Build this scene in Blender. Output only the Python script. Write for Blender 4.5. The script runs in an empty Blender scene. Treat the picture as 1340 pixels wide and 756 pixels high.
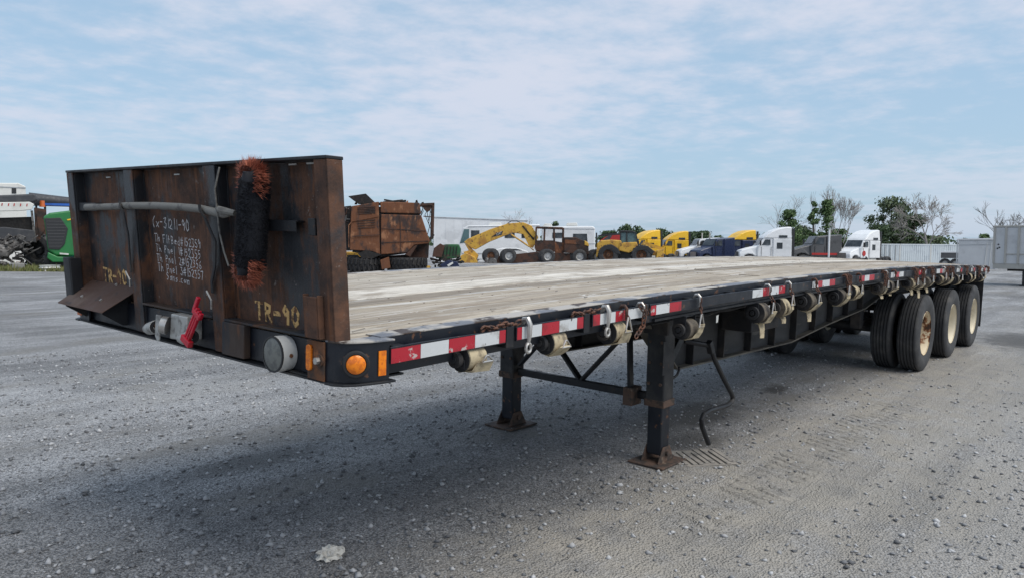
import bpy, bmesh, math, random
import numpy as np
from mathutils import Vector, Matrix

SC = bpy.context.scene
COL = SC.collection
PI = math.pi
rnd = random.Random(7)

# ------------------------------------------------------------------ camera
CAM = Vector((-1.734, -2.374, 1.687))
FW = Vector((0.7610, 0.6460, -0.0600)).normalized()
RT = Vector((0.6480, -0.7620, 0.0080)); RT = (RT - FW * RT.dot(FW)).normalized()
UP = RT.cross(FW)
FPX = 999.4
cd = bpy.data.cameras.new('camera'); cam = bpy.data.objects.new('camera', cd); COL.objects.link(cam)
cd.sensor_width = 36.0; cd.lens = FPX / 1340 * 36.0; cd.clip_start = 0.05; cd.clip_end = 4000
M3 = Matrix((RT, UP, -FW)).transposed()
cam.matrix_world = Matrix.Translation(CAM) @ M3.to_4x4()
SC.camera = cam

# ------------------------------------------------------------------ sky, sun, exposure
SUN_EL = math.radians(56); SUN_DIR = Vector((0.16, -0.98, 0)).normalized()   # towards the sun, on the ground plane
w = bpy.data.worlds.new('World'); SC.world = w; w.use_nodes = True
nt = w.node_tree; nt.nodes.clear()
def wn(t, **k):
    n = nt.nodes.new(t)
    for a, b in k.items(): setattr(n, a, b)
    return n
wo = wn('ShaderNodeOutputWorld'); bg = wn('ShaderNodeBackground')
sky = wn('ShaderNodeTexSky', sky_type='NISHITA', sun_disc=False)
sky.sun_elevation = SUN_EL; sky.sun_rotation = math.atan2(SUN_DIR.x, SUN_DIR.y)
sky.air_density = 1.0; sky.dust_density = 1.6; sky.ozone_density = 1.4; sky.altitude = 50
SKY_STRENGTH = 0.10
bg.inputs['Strength'].default_value = SKY_STRENGTH
tc = wn('ShaderNodeTexCoord'); sx = wn('ShaderNodeSeparateXYZ'); nt.links.new(tc.outputs['Generated'], sx.inputs[0])
def wmath(op, a, b=None, c=None):
    n = wn('ShaderNodeMath', operation=op)
    for i, s in enumerate((a, b, c)):
        if s is None: continue
        if isinstance(s, (int, float)): n.inputs[i].default_value = s
        else: nt.links.new(s, n.inputs[i])
    return n.outputs[0]
zc = wmath('MAXIMUM', sx.outputs[2], 0.0)
den = wmath('ADD', zc, 0.10)
cu = wmath('DIVIDE', sx.outputs[0], den); cv = wmath('DIVIDE', sx.outputs[1], den)
cx = wn('ShaderNodeCombineXYZ'); nt.links.new(cu, cx.inputs[0]); nt.links.new(cv, cx.inputs[1])
mp = wn('ShaderNodeMapping'); mp.inputs['Rotation'].default_value = (0, 0, math.radians(62)); mp.inputs['Scale'].default_value = (0.62, 0.46, 1)
mp.inputs['Location'].default_value = (0.35, 0.1, 0)
nt.links.new(cx.outputs[0], mp.inputs[0])
n1 = wn('ShaderNodeTexNoise'); n1.inputs['Scale'].default_value = 0.66; n1.inputs['Detail'].default_value = 9; n1.inputs['Roughness'].default_value = 0.5; n1.inputs['Distortion'].default_value = 0.25
n2 = wn('ShaderNodeTexNoise'); n2.inputs['Scale'].default_value = 4.6; n2.inputs['Detail'].default_value = 7; n2.inputs['Roughness'].default_value = 0.6
nt.links.new(mp.outputs[0], n1.inputs['Vector']); nt.links.new(cx.outputs[0], n2.inputs['Vector'])
fsum = wmath('MULTIPLY_ADD', n2.outputs['Fac'], 0.36, wmath('MULTIPLY', n1.outputs['Fac'], 0.78))
mr = wn('ShaderNodeMapRange', interpolation_type='SMOOTHSTEP'); mr.inputs['From Min'].default_value = 0.47; mr.inputs['From Max'].default_value = 0.67
nt.links.new(fsum, mr.inputs['Value'])
cf = wmath('MULTIPLY', mr.outputs[0], 0.86)
# thin veil everywhere, thinner towards the horizon line of haze
hz = wn('ShaderNodeMapRange', interpolation_type='SMOOTHSTEP'); hz.inputs['From Min'].default_value = 0.0; hz.inputs['From Max'].default_value = 0.22
hz.inputs['To Min'].default_value = 0.55; hz.inputs['To Max'].default_value = 1.0
nt.links.new(sx.outputs[2], hz.inputs['Value'])
cf = wmath('MULTIPLY', cf, hz.outputs[0])
ccol = wn('ShaderNodeRGB'); ccol.outputs[0].default_value = (4.75, 5.0, 5.8, 1)
hcol = wn('ShaderNodeRGB'); hcol.outputs[0].default_value = (2.95, 4.2, 5.45, 1)
veil = wn('ShaderNodeMix', data_type='RGBA'); veil.inputs['Factor'].default_value = 0.72
nt.links.new(sky.outputs[0], veil.inputs['A']); nt.links.new(hcol.outputs[0], veil.inputs['B'])
mixc = wn('ShaderNodeMix', data_type='RGBA')
nt.links.new(cf, mixc.inputs['Factor']); nt.links.new(veil.outputs['Result'], mixc.inputs['A']); nt.links.new(ccol.outputs[0], mixc.inputs['B'])
nt.links.new(mixc.outputs['Result'], bg.inputs['Color']); nt.links.new(bg.outputs[0], wo.inputs[0])

sl = bpy.data.lights.new('sun', 'SUN'); sl.energy = 2.1; sl.angle = math.radians(46); sl.color = (1.0, 0.95, 0.87)
so = bpy.data.objects.new('sun', sl); COL.objects.link(so)
ldir = -(SUN_DIR * math.cos(SUN_EL) + Vector((0, 0, math.sin(SUN_EL))))
so.rotation_euler = ldir.to_track_quat('-Z', 'Y').to_euler()
SC.view_settings.view_transform = 'Standard'; SC.view_settings.look = 'None'
SC.view_settings.exposure = 0.54; SC.view_settings.gamma = 1.0; SC.view_settings.use_curve_mapping = False
SC.cycles.max_bounces = 6

# ------------------------------------------------------------------ materials
def smoothstep(a, b, x):
    t = max(0.0, min(1.0, (x - a) / (b - a))); return t * t * (3 - 2 * t)

class N:
    def __init__(s, name):
        s.m = bpy.data.materials.new(name); s.m.use_nodes = True
        s.t = s.m.node_tree; s.t.nodes.clear()
        s.out = s.n('ShaderNodeOutputMaterial'); s.b = s.n('ShaderNodeBsdfPrincipled')
        s.l(s.b.outputs[0], s.out.inputs[0])
        s.co = s.n('ShaderNodeTexCoord').outputs['Object']
    def n(s, ty, **k):
        x = s.t.nodes.new(ty)
        for a, b in k.items(): setattr(x, a, b)
        return x
    def l(s, a, b): s.t.links.new(a, b)
    def put(s, sock, v):
        if hasattr(v, 'is_output') or hasattr(v, 'links'): s.l(v, sock)
        elif isinstance(v, (tuple, list)) and len(v) == 3 and sock.type == 'RGBA': sock.default_value = (*v, 1)
        else: sock.default_value = v
    def map(s, sc=(1, 1, 1), loc=(0, 0, 0), rot=(0, 0, 0), v=None):
        m = s.n('ShaderNodeMapping'); s.l(v or s.co, m.inputs[0])
        m.inputs['Scale'].default_value = sc; m.inputs['Location'].default_value = loc; m.inputs['Rotation'].default_value = rot
        return m.outputs[0]
    def noise(s, sc, det=5, rough=.55, v=None, dist=0, out='Fac'):
        x = s.n('ShaderNodeTexNoise'); s.l(v or s.co, x.inputs['Vector'])
        x.inputs['Scale'].default_value = sc; x.inputs['Detail'].default_value = det; x.inputs['Roughness'].default_value = rough; x.inputs['Distortion'].default_value = dist
        return x.outputs[out]
    def voro(s, sc, v=None, feat='F1', out='Distance', rand=1):
        x = s.n('ShaderNodeTexVoronoi', feature=feat); s.l(v or s.co, x.inputs['Vector'])
        x.inputs['Scale'].default_value = sc; x.inputs['Randomness'].default_value = rand
        return x.outputs[out]
    def rng(s, v, a, b, c=0, d=1, smooth=True):
        x = s.n('ShaderNodeMapRange', interpolation_type='SMOOTHSTEP' if smooth else 'LINEAR')
        s.l(v, x.inputs['Value']); x.inputs['From Min'].default_value = a; x.inputs['From Max'].default_value = b
        x.inputs['To Min'].default_value = c; x.inputs['To Max'].default_value = d
        return x.outputs[0]
    def math(s, op, a, b=None, c=None):
        x = s.n('ShaderNodeMath', operation=op)
        for i, q in enumerate((a, b, c)):
            if q is not None: s.put(x.inputs[i], q)
        return x.outputs[0]
    def mix(s, f, a, b, mode='MIX'):
        x = s.n('ShaderNodeMix', data_type='RGBA', blend_type=mode)
        s.put(x.inputs['Factor'], f); s.put(x.inputs['A'], a); s.put(x.inputs['B'], b)
        return x.outputs['Result']
    def bump(s, h, dist=.01, strength=.5, prev=None):
        x = s.n('ShaderNodeBump'); s.l(h, x.inputs['Height'])
        x.inputs['Distance'].default_value = dist; x.inputs['Strength'].default_value = strength
        if prev: s.l(prev, x.inputs['Normal'])
        return x.outputs[0]
    def fin(s, col=None, rough=None, metal=None, normal=None):
        if col is not None: s.put(s.b.inputs['Base Color'], col)
        if rough is not None: s.put(s.b.inputs['Roughness'], rough)
        if metal is not None: s.put(s.b.inputs['Metallic'], metal)
        if normal is not None: s.l(normal, s.b.inputs['Normal'])
        return s.m

MAT = {}
def worn(name, c1, c2=None, sc=5, lo=.5, hi=.65, c3=None, sc3=14, lo3=.6, hi3=.68, rough=.55, metal=0, bump=.0, bsc=60, st=(1, 1, 1), var=.12):
    k = N(name); v = k.map(st, loc=(rnd.uniform(0, 9), rnd.uniform(0, 9), rnd.uniform(0, 9)))
    col = k.mix(k.noise(1.7, 4, v=v), tuple(x * (1 - var) for x in c1), tuple(min(1, x * (1 + var)) for x in c1))
    if c2: col = k.mix(k.rng(k.noise(sc, 7, .62, v=v), lo, hi), col, c2)
    if c3: col = k.mix(k.rng(k.noise(sc3, 6, .6, v=v), lo3, hi3), col, c3)
    r = k.rng(k.noise(9, 4, v=v), .3, .7, max(.05, rough - .1), min(1, rough + .12))
    nr = k.bump(k.noise(bsc, 5, v=v), .004, bump) if bump else None
    MAT[name] = k.fin(col, r, metal, nr); return MAT[name]

worn('black_steel', (.009, .010, .013), (.036, .034, .032), sc=4, lo=.52, hi=.72, c3=(.09, .04, .02), sc3=18, lo3=.66, hi3=.74, rough=.5, bump=.25)
worn('navy_steel', (.0065, .009, .015), (.038, .037, .036), sc=4, lo=.54, hi=.76, c3=(.12, .055, .028), sc3=16, lo3=.61, hi3=.67, rough=.42, bump=.15)
worn('under_steel', (.018, .018, .02), (.06, .05, .042), sc=3, lo=.45, hi=.7, rough=.8, bump=.3)
worn('beam_shaded_grey', (.045, .045, .046), (.025, .025, .026), sc=3, lo=.45, hi=.65, c3=(.085, .08, .07), sc3=6, rough=.75, bump=.3, st=(.3, 1, 1))  # web grey darkened: the shade under the deck is put into the colour
worn('rust_sheet', (.085, .042, .026), (.030, .026, .028), sc=3.2, lo=.46, hi=.62, c3=(.14, .055, .022), sc3=5.5, lo3=.54, hi3=.74, rough=.75, bump=.35, bsc=90, st=(1, 1.5, .6))
worn('rust_post', (.045, .028, .020), (.016, .020, .026), sc=4, lo=.44, hi=.58, c3=(.12, .05, .022), sc3=9, lo3=.58, hi3=.72, rough=.65, bump=.3, st=(1, 1, .5))
worn('flange_lit_tan', (.135, .122, .10), (.06, .055, .05), sc=4, lo=.48, hi=.68, rough=.85, bump=.3, st=(.4, 1, 1))  # paler than the web: light along the bottom flange is painted in
worn('rust_light', (.15, .062, .026), (.05, .035, .028), sc=7, lo=.45, hi=.62, c3=(.24, .10, .04), sc3=16, rough=.8, bump=.4)
worn('rust_brown', (.075, .040, .028), (.12, .085, .065), sc=4, lo=.5, hi=.7, c3=(.04, .025, .02), sc3=14, rough=.7, bump=.3)
worn('edge_steel', (.38, .355, .325), (.14, .15, .175), sc=2.4, lo=.50, hi=.55, c3=(.055, .038, .03), sc3=8, lo3=.54, hi3=.60, rough=.6, bump=.3, st=(.7, 1, 1))
worn('chain_rust', (.13, .055, .032), (.06, .035, .028), sc=30, lo=.45, hi=.6, rough=.75)
worn('galvanised', (.52, .50, .47), (.30, .26, .22), sc=30, lo=.55, hi=.7, rough=.38, metal=.7)
worn('aluminium_dirty', (.42, .42, .40), (.20, .19, .18), sc=20, lo=.5, hi=.65, rough=.5, metal=.35)
worn('webbing', (.46, .385, .255), (.17, .14, .10), sc=16, lo=.46, hi=.66, rough=.9, bump=.4, bsc=400)
worn('webbing_dirty', (.125, .105, .08), (.05, .043, .038), sc=14, lo=.45, hi=.65, rough=.9, bump=.4, bsc=300)
worn('tape_white', (.58, .60, .61), (.30, .285, .265), sc=9, lo=.52, hi=.70, c3=(.05, .04, .04), sc3=22, lo3=.63, hi3=.66, rough=.35)
worn('tape_red', (.40, .018, .032), (.20, .02, .025), sc=8, lo=.48, hi=.68, c3=(.46, .38, .36), sc3=10, lo3=.60, hi3=.63, rough=.35)
worn('rubber', (.040, .041, .044), (.085, .082, .078), sc=5, lo=.48, hi=.72, rough=.8, bump=.15, bsc=50)
worn('rubber_dark', (.018, .018, .02), (.05, .045, .04), sc=7, lo=.5, hi=.7, rough=.85)
worn('rim_cream', (.66, .60, .47), (.40, .34, .25), sc=5, lo=.55, hi=.75, c3=(.28, .12, .05), sc3=10, lo3=.66, hi3=.72, rough=.5)
worn('rim_rust', (.62, .53, .38), (.22, .085, .03), sc=6, lo=.51, hi=.56, c3=(.05, .025, .015), sc3=6, lo3=.57, hi3=.62, rough=.6, bump=.3)
worn('rim_silver', (.48, .48, .47), (.25, .24, .22), sc=5, lo=.5, hi=.7, rough=.5, metal=.4)
worn('rope_grey', (.17, .165, .15), (.09, .085, .08), sc=20, rough=.7, bump=.3)
worn('chalk', (.62, .61, .62), (.30, .28, .28), sc=60, lo=.52, hi=.68, rough=.95)
worn('stencil_yellow', (.60, .38, .15), (.12, .058, .03), sc=34, lo=.46, hi=.60, rough=.85)
worn('bristle_black', (.010, .011, .016), rough=.75)
worn('plastic_red', (.52, .012, .035), (.36, .01, .02), sc=10, rough=.35)
worn('amber', (.85, .23, .01), (.60, .14, .01), sc=60, lo=.4, hi=.6, rough=.25)
worn('lens_dirty', (.16, .165, .15), (.10, .105, .10), sc=25, lo=.45, hi=.6, rough=.35)
worn('white_dirty', (.55, .55, .53), (.36, .35, .33), sc=9, lo=.55, hi=.7, rough=.5)
worn('foot_rust', (.10, .062, .045), (.045, .035, .03), sc=12, lo=.45, hi=.6, c3=(.20, .15, .11), sc3=9, rough=.8, bump=.4)
worn('pad_wood', (.27, .25, .225), (.17, .16, .15), sc=12, lo=.45, hi=.65, rough=.9, bump=.4)
worn('paper_white', (.62, .60, .55), (.35, .32, .28), sc=40, lo=.5, hi=.65, rough=.8)
# background
worn('burnt', (.15, .058, .026), (.045, .028, .024), sc=1.3, lo=.47, hi=.60, c3=(.30, .14, .07), sc3=2.4, lo3=.54, hi3=.68, rough=.85, bump=.6, bsc=9, st=(1.3, 1.3, .7))
worn('burnt_dark', (.075, .036, .024), (.03, .022, .02), sc=1.6, lo=.46, hi=.6, rough=.85, bump=.3, bsc=20)
worn('soot', (.014, .013, .013), (.04, .028, .022), sc=3, rough=.85)
worn('cat_yellow', (.60, .35, .05), (.38, .19, .04), sc=1.6, lo=.48, hi=.64, c3=(.12, .065, .03), sc3=4, lo3=.58, hi3=.66, rough=.5)
worn('yellow_paint', (.78, .46, .02), (.66, .38, .02), sc=1, rough=.35)
worn('white_paint', (.74, .75, .76), (.62, .63, .64), sc=.8, rough=.35)
worn('white_old', (.66, .66, .63), (.50, .50, .46), sc=1.2, lo=.5, hi=.75, rough=.55)
worn('silver_paint', (.40, .42, .44), (.30, .31, .33), sc=1, rough=.4, metal=.2)
worn('navy_paint', (.014, .022, .060), (.02, .03, .07), sc=1, rough=.3)
worn('grey_paint', (.085, .085, .088), (.06, .06, .062), sc=1, rough=.35)
worn('red_paint', (.42, .03, .025), (.30, .03, .03), sc=1, rough=.4)
worn('green_paint', (.020, .165, .045), (.018, .12, .04), sc=1.5, lo=.5, hi=.7, rough=.4)
worn('green_wreck_paint', (.020, .10, .035), (.03, .05, .03), sc=2.5, lo=.45, hi=.6, c3=(.09, .06, .04), sc3=4, lo3=.56, hi3=.64, rough=.6, bump=.4, bsc=6)
worn('blue_paint', (.025, .12, .46), (.02, .09, .36), sc=1.5, rough=.4)
worn('orange_lens', (.55, .13, .03), rough=.4)
worn('glass_dark', (.030, .036, .042), (.075, .085, .095), sc=1.0, lo=.45, hi=.62, rough=.06)  # reflected sky is put into the glass colour as paler tones
worn('glass_teal', (.10, .17, .18), (.05, .09, .10), sc=1.2, lo=.45, hi=.6, rough=.1)
worn('metal_trailer', (.50, .515, .53), (.40, .41, .42), sc=1.3, lo=.5, hi=.7, rough=.5, metal=.15)
worn('metal_olive', (.36, .355, .33), (.25, .25, .23), sc=1.6, lo=.5, hi=.7, rough=.6)
worn('container_pale', (.70, .75, .77), (.58, .63, .66), sc=1.2, lo=.5, hi=.7, rough=.55)
worn('dark_trim', (.022, .023, .025), rough=.5)
worn('scrap_grey', (.13, .125, .12), (.035, .03, .028), sc=4, lo=.46, hi=.58, c3=(.42, .40, .38), sc3=7, lo3=.6, hi3=.68, rough=.7, bump=.3)
worn('tarp_dark', (.040, .043, .050), (.065, .065, .07), sc=1.4, rough=.6)
worn('bark_pale', (.30, .28, .26), (.22, .20, .185), sc=3, rough=.9)
worn('bark_dark', (.10, .085, .07), rough=.9)
worn('concrete_grey', (.24, .235, .22), (.16, .155, .15), sc=4, rough=.9)

def leafmat(name, c, c2):
    k = N(name); g = k.n('ShaderNodeNewGeometry')
    col = k.mix(g.outputs['Random Per Island'], c, c2)
    k.fin(col, .7); MAT[name] = k.m
leafmat('bristle_orange', (.15, .042, .026), (.46, .135, .075))
leafmat('leaf_mid', (.040, .082, .026), (.105, .170, .055))
leafmat('leaf_dark', (.030, .058, .026), (.075, .120, .048))
leafmat('leaf_olive', (.056, .085, .042), (.125, .165, .080))
leafmat('grass_blade', (.10, .125, .035), (.20, .19, .07))

def rusted(name, cover, seed):
    k = N(name); v = k.map((1, 1, 1), loc=(seed, seed * 2, seed * 3)); run = k.map((1, 9, .9), loc=(seed, 1, 2))
    z = k.n('ShaderNodeSeparateXYZ'); k.l(k.co, z.inputs[0])
    paint = k.mix(k.noise(6, 5, v=v), (.012, .014, .018), (.030, .032, .036))
    rust = k.mix(k.rng(k.noise(7, 8, .7, v=v), .32, .68), (.034, .020, .015), (.125, .056, .030))
    rust = k.mix(k.rng(k.noise(2.6, 8, .68, v=run), .51, .70, 0, .75), rust, (.20, .078, .032))
    msk = k.math('ADD', k.math('MULTIPLY', k.noise(2.3, 8, .66, v=v), .75), k.math('MULTIPLY', k.noise(1.8, 7, .7, v=run), .35))
    col = k.mix(k.rng(msk, cover, cover + .09), paint, rust)
    col = k.mix(k.rng(k.noise(3.1, 8, .7, v=k.map((1, 14, .6), loc=(seed + 4, 0, 0))), .62, .70, 0, .75), col, (.010, .011, .013))
    col = k.mix(k.rng(k.noise(24, 6, .7, v=v), .64, .70, 0, .7), col, (.22, .19, .17))
    nr = k.bump(k.noise(70, 6, .7, v=v), .004, .5); nr = k.bump(k.noise(5, 4, v=v), .012, .35, nr)
    MAT[name] = k.fin(col, k.rng(msk, cover, cover + .1, .42, .85), 0, nr)
rusted('headboard_sheet', .475, 1.3); rusted('headboard_post', .485, 5.1); rusted('headboard_edge', .47, 8.2)

# weathered plank: per-plank tone from the object's own colour
k = N('plank'); oi = k.n('ShaderNodeObjectInfo')
offs = k.n('ShaderNodeVectorMath', operation='ADD'); k.l(k.co, offs.inputs[0]); sc_ = k.n('ShaderNodeVectorMath', operation='SCALE')
cmb = k.n('ShaderNodeCombineXYZ'); k.l(oi.outputs['Random'], cmb.inputs[0]); k.l(oi.outputs['Random'], cmb.inputs[1]); k.l(cmb.outputs[0], sc_.inputs[0]); sc_.inputs['Scale'].default_value = 37
k.l(sc_.outputs[0], offs.inputs[1])
g1 = k.map((.55, 26, 26), v=offs.outputs[0]); g2 = k.map((.35, 5, 5), v=offs.outputs[0])
base = k.mix(k.rng(k.noise(3.0, 8, .65, v=g1), .34, .66), (.56, .53, .50), (1.0, .99, .97))
base = k.mix(1.0, k.mix(1.0, oi.outputs['Color'], (.90, .865, .81), 'MULTIPLY'), base, 'MULTIPLY')
base = k.mix(k.rng(k.noise(2.0, 7, .66, v=g2), .53, .68, 0, .60), base, (.66, .66, .65))
base = k.mix(k.rng(k.noise(2.6, 6, .6, v=k.map((.5, 9, 9), loc=(3, 1, 0), v=offs.outputs[0])), .56, .68, 0, .75), base, (.17, .145, .12))
base = k.mix(k.rng(k.noise(4.0, 6, .7, v=k.map((.9, 40, 40), loc=(5, 2, 0), v=offs.outputs[0])), .62, .68, 0, .85), base, (.06, .05, .045))
base = k.mix(k.rng(k.noise(2.2, 8, .72, v=k.map((.8, 1.6, 1), loc=(8, 3, 0))), .50, .64, 0, .72), base, (.24, .195, .15))
base = k.mix(k.rng(k.noise(5.5, 8, .75, v=k.map((.5, 1.4, 1), loc=(1, 7, 0))), .62, .67, 0, .8), base, (.70, .70, .69))
base = k.mix(k.rng(k.noise(13, 7, .7, v=k.map((.5, 2.2, 1), loc=(2, 5, 0))), .66, .70, 0, .85), base, (.05, .042, .038))
k.fin(base, .85, 0, k.bump(k.noise(3, 8, .7, v=g1), .006, .6)); MAT['plank'] = k.m

# ------------------------------------------------------------------ ground height
TA = math.radians(1.8)
def gz(x, y):
    D = math.hypot(x - CAM.x, y - CAM.y)
    tilt = math.tan(TA) * max(-3.5, min(y, 3.2))
    if y > 3.2: tilt = math.tan(TA) * 3.2 * (1 - smoothstep(3.2, 12, y))
    if x < -3: tilt *= 1 - smoothstep(3, 12, -x)
    if x > 17: tilt *= 1 - smoothstep(17, 30, x)
    return tilt - 0.5 * smoothstep(66, 84, D)

# ------------------------------------------------------------------ mesh builder
class MB:
    def __init__(s): s.v = []; s.f = []
    def add(s, vs, fs):
        o = len(s.v); s.v += [tuple(q) for q in vs]; s.f += [tuple(i + o for i in q) for q in fs]; return s
    def box(s, x0, x1, y0, y1, z0, z1, fn=None):
        vs = [(x, y, z) for x in (x0, x1) for y in (y0, y1) for z in (z0, z1)]
        if fn: vs = [fn(*q) for q in vs]
        return s.add(vs, [(0, 1, 3, 2), (4, 6, 7, 5), (0, 4, 5, 1), (2, 3, 7, 6), (0, 2, 6, 4), (1, 5, 7, 3)])
    def bar(s, p0, p1, w, h, up=(0, 0, 1)):
        p0 = Vector(p0); p1 = Vector(p1); d = (p1 - p0).normalized(); up = Vector(up)
        if abs(d.dot(up)) > .98: up = Vector((1, 0, 0))
        a = d.cross(up).normalized() * (w / 2); b = a.cross(d).normalized() * (h / 2)
        vs = [p + i * a + j * b for p in (p0, p1) for i in (-1, 1) for j in (-1, 1)]
        return s.add(vs, [(0, 1, 3, 2), (4, 6, 7, 5), (0, 4, 5, 1), (2, 3, 7, 6), (0, 2, 6, 4), (1, 5, 7, 3)])
    def frame(s, d):
        d = Vector(d).normalized(); u = Vector((0, 0, 1)) if abs(d.z) < .9 else Vector((1, 0, 0))
        a = d.cross(u).normalized(); return d, a, a.cross(d)
    def cyl(s, p0, p1, r0, r1=None, n=14, cap=True):
        if r1 is None: r1 = r0
        p0 = Vector(p0); p1 = Vector(p1); d, a, b = s.frame(p1 - p0)
        vs = []
        for p, r in ((p0, r0), (p1, r1)):
            for i in range(n):
                t = 2 * PI * i / n; vs.append(p + a * (r * math.cos(t)) + b * (r * math.sin(t)))
        fs = [(i, (i + 1) % n, n + (i + 1) % n, n + i) for i in range(n)]
        if cap: fs += [tuple(range(n))[::-1], tuple(range(n, 2 * n))]
        return s.add(vs, fs)
    def lathe(s, prof, o, ax, n=32, close=False):
        o = Vector(o); d, a, b = s.frame(ax); vs = []; m = len(prof)
        for r, h in prof:
            for i in range(n):
                t = 2 * PI * i / n; vs.append(o + d * h + a * (r * math.cos(t)) + b * (r * math.sin(t)))
        fs = []
        for j in range(m if close else m - 1):
            for i in range(n):
                j2 = (j + 1) % m
                fs.append((j * n + i, j * n + (i + 1) % n, j2 * n + (i + 1) % n, j2 * n + i))
        return s.add(vs, fs)
    def tube(s, pts, r, n=7, closed=False):
        pts = [Vector(p) for p in pts]; m = len(pts); vs = []; pa = None
        rr = r if isinstance(r, (list, tuple)) else [r] * m
        for i, p in enumerate(pts):
            if closed: t = pts[(i + 1) % m] - pts[i - 1]
            else: t = pts[min(i + 1, m - 1)] - pts[max(i - 1, 0)]
            t.normalize()
            if pa is None: _, a, _ = s.frame(t)
            else: a = (pa - t * pa.dot(t)); a = a.normalized() if a.length > 1e-6 else s.frame(t)[1]
            pa = a; b = t.cross(a)
            for k2 in range(n):
                g = 2 * PI * k2 / n; vs.append(p + a * (rr[i] * math.cos(g)) + b * (rr[i] * math.sin(g)))
        fs = []
        for i in range(m if closed else m - 1):
            j = (i + 1) % m
            for k2 in range(n): fs.append((i * n + k2, i * n + (k2 + 1) % n, j * n + (k2 + 1) % n, j * n + k2))
        if not closed: fs += [tuple(range(n))[::-1], tuple(range((m - 1) * n, m * n))]
        return s.add(vs, fs)
    def ribbon(s, pts, wdir, width, th=.003):
        # flat band following pts, width along wdir
        pts = [Vector(p) for p in pts]; wd = Vector(wdir).normalized(); m = len(pts); vs = []
        ww = width if isinstance(width, (list, tuple)) else [width] * m
        for i, p in enumerate(pts):
            t = (pts[min(i + 1, m - 1)] - pts[max(i - 1, 0)]).normalized(); nn = t.cross(wd).normalized() * (th / 2)
            h = wd * (ww[i] / 2)
            vs += [p - h - nn, p + h - nn, p + h + nn, p - h + nn]
        fs = [(0, 1, 2, 3), tuple(range(4 * m - 4, 4 * m))[::-1]]
        for i in range(m - 1):
            for q in range(4): fs.append((4 * i + q, 4 * i + 4 + q, 4 * i + 4 + (q + 1) % 4, 4 * i + (q + 1) % 4))
        return s.add(vs, fs)
    def prism(s, poly, off):
        off = Vector(off); n = len(poly); vs = [Vector(p) for p in poly] + [Vector(p) + off for p in poly]
        return s.add(vs, [tuple(range(n))[::-1], tuple(range(n, 2 * n))] + [(i, (i + 1) % n, n + (i + 1) % n, n + i) for i in range(n)])
    def ell(s, c, r, nu=10, nv=7, jit=0, rg=None):
        c = Vector(c); vs = [c + Vector((0, 0, r[2]))]
        for j in range(1, nv):
            ph = PI * j / nv
            for i in range(nu):
                t = 2 * PI * i / nu; q = 1 + (rg.uniform(-jit, jit) if rg else 0)
                vs.append(c + Vector((r[0] * math.sin(ph) * math.cos(t) * q, r[1] * math.sin(ph) * math.sin(t) * q, r[2] * math.cos(ph) * q)))
        vs.append(c - Vector((0, 0, r[2]))); fs = []
        for i in range(nu): fs.append((0, 1 + i, 1 + (i + 1) % nu))
        for j in range(nv - 2):
            for i in range(nu):
                a = 1 + j * nu; b = a + nu
                fs.append((a + i, b + i, b + (i + 1) % nu, a + (i + 1) % nu))
        a = 1 + (nv - 2) * nu
        for i in range(nu): fs.append((a + i, len(vs) - 1, a + (i + 1) % nu))
        return s.add(vs, fs)
    def build(s, name, mat, parent=None, smooth=False, bevel=0, recalc=True):
        me = bpy.data.meshes.new(name); me.from_pydata(s.v, [], s.f)
        if recalc:
            bm = bmesh.new(); bm.from_mesh(me); bmesh.ops.recalc_face_normals(bm, faces=bm.faces); bm.to_mesh(me); bm.free()
        me.materials.append(MAT[mat])
        if smooth:
            me.polygons.foreach_set('use_smooth', [True] * len(me.polygons)); me.set_sharp_from_angle(angle=math.radians(38))
        o = bpy.data.objects.new(name, me); COL.objects.link(o)
        if parent: o.parent = parent
        if bevel:
            b = o.modifiers.new('bevel', 'BEVEL'); b.width = bevel; b.segments = 2; b.limit_method = 'ANGLE'; b.angle_limit = math.radians(40)
        return o

def tag(o, label=None, cat=None, group=None, kind=None):
    if label: o['label'] = label
    if cat: o['category'] = cat
    if group: o['group'] = group
    if kind: o['kind'] = kind
    return o
def empty(name, loc=(0, 0, 0), rz=0, label=None, cat=None, group=None, rx=0):
    o = bpy.data.objects.new(name, None); COL.objects.link(o); o.empty_display_size = .2
    o.location = loc; o.rotation_euler = (rx, 0, rz); return tag(o, label, cat, group)
def copy_tree(o, parent=None):
    c = o.copy(); COL.objects.link(c); c.parent = parent
    for ch in list(o.children): copy_tree(ch, c)
    return c

# ------------------------------------------------------------------ ground sheet
def axis(lo, hi, c0, c1, step):
    a = [c0 + i * step for i in range(int((c1 - c0) / step) + 1)]
    s_, q = step, c1
    while q < hi: s_ *= 1.35; q += s_; a.append(min(q, hi))
    s_, q = step, c0
    while q > lo: s_ *= 1.35; q -= s_; a.insert(0, max(q, lo))
    return a
gx = axis(-1500, 2500, -6, 34, .8); gy = axis(-1500, 2500, -8, 30, .8)
vs = [(x, y, gz(x, y)) for x in gx for y in gy]; ny = len(gy)
fs = [(i * ny + j, (i + 1) * ny + j, (i + 1) * ny + j + 1, i * ny + j + 1) for i in range(len(gx) - 1) for j in range(ny - 1)]
k = N('gravel'); sp = k.n('ShaderNodeSeparateXYZ'); k.l(k.co, sp.inputs[0]); X, Y = sp.outputs[0], sp.outputs[1]
cell = k.n('ShaderNodeSeparateColor'); k.l(k.voro(58, out='Color'), cell.inputs[0])
cell2 = k.n('ShaderNodeSeparateColor'); k.l(k.voro(120, out='Color'), cell2.inputs[0])
stone = k.mix(k.rng(cell.outputs[0], .1, .9, 0, 1), (.13, .132, .138), (.36, .365, .375))
stone = k.mix(.55, stone, k.mix(k.rng(cell2.outputs[1], .15, .85), (.045, .046, .049), (.53, .535, .55)))
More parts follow.
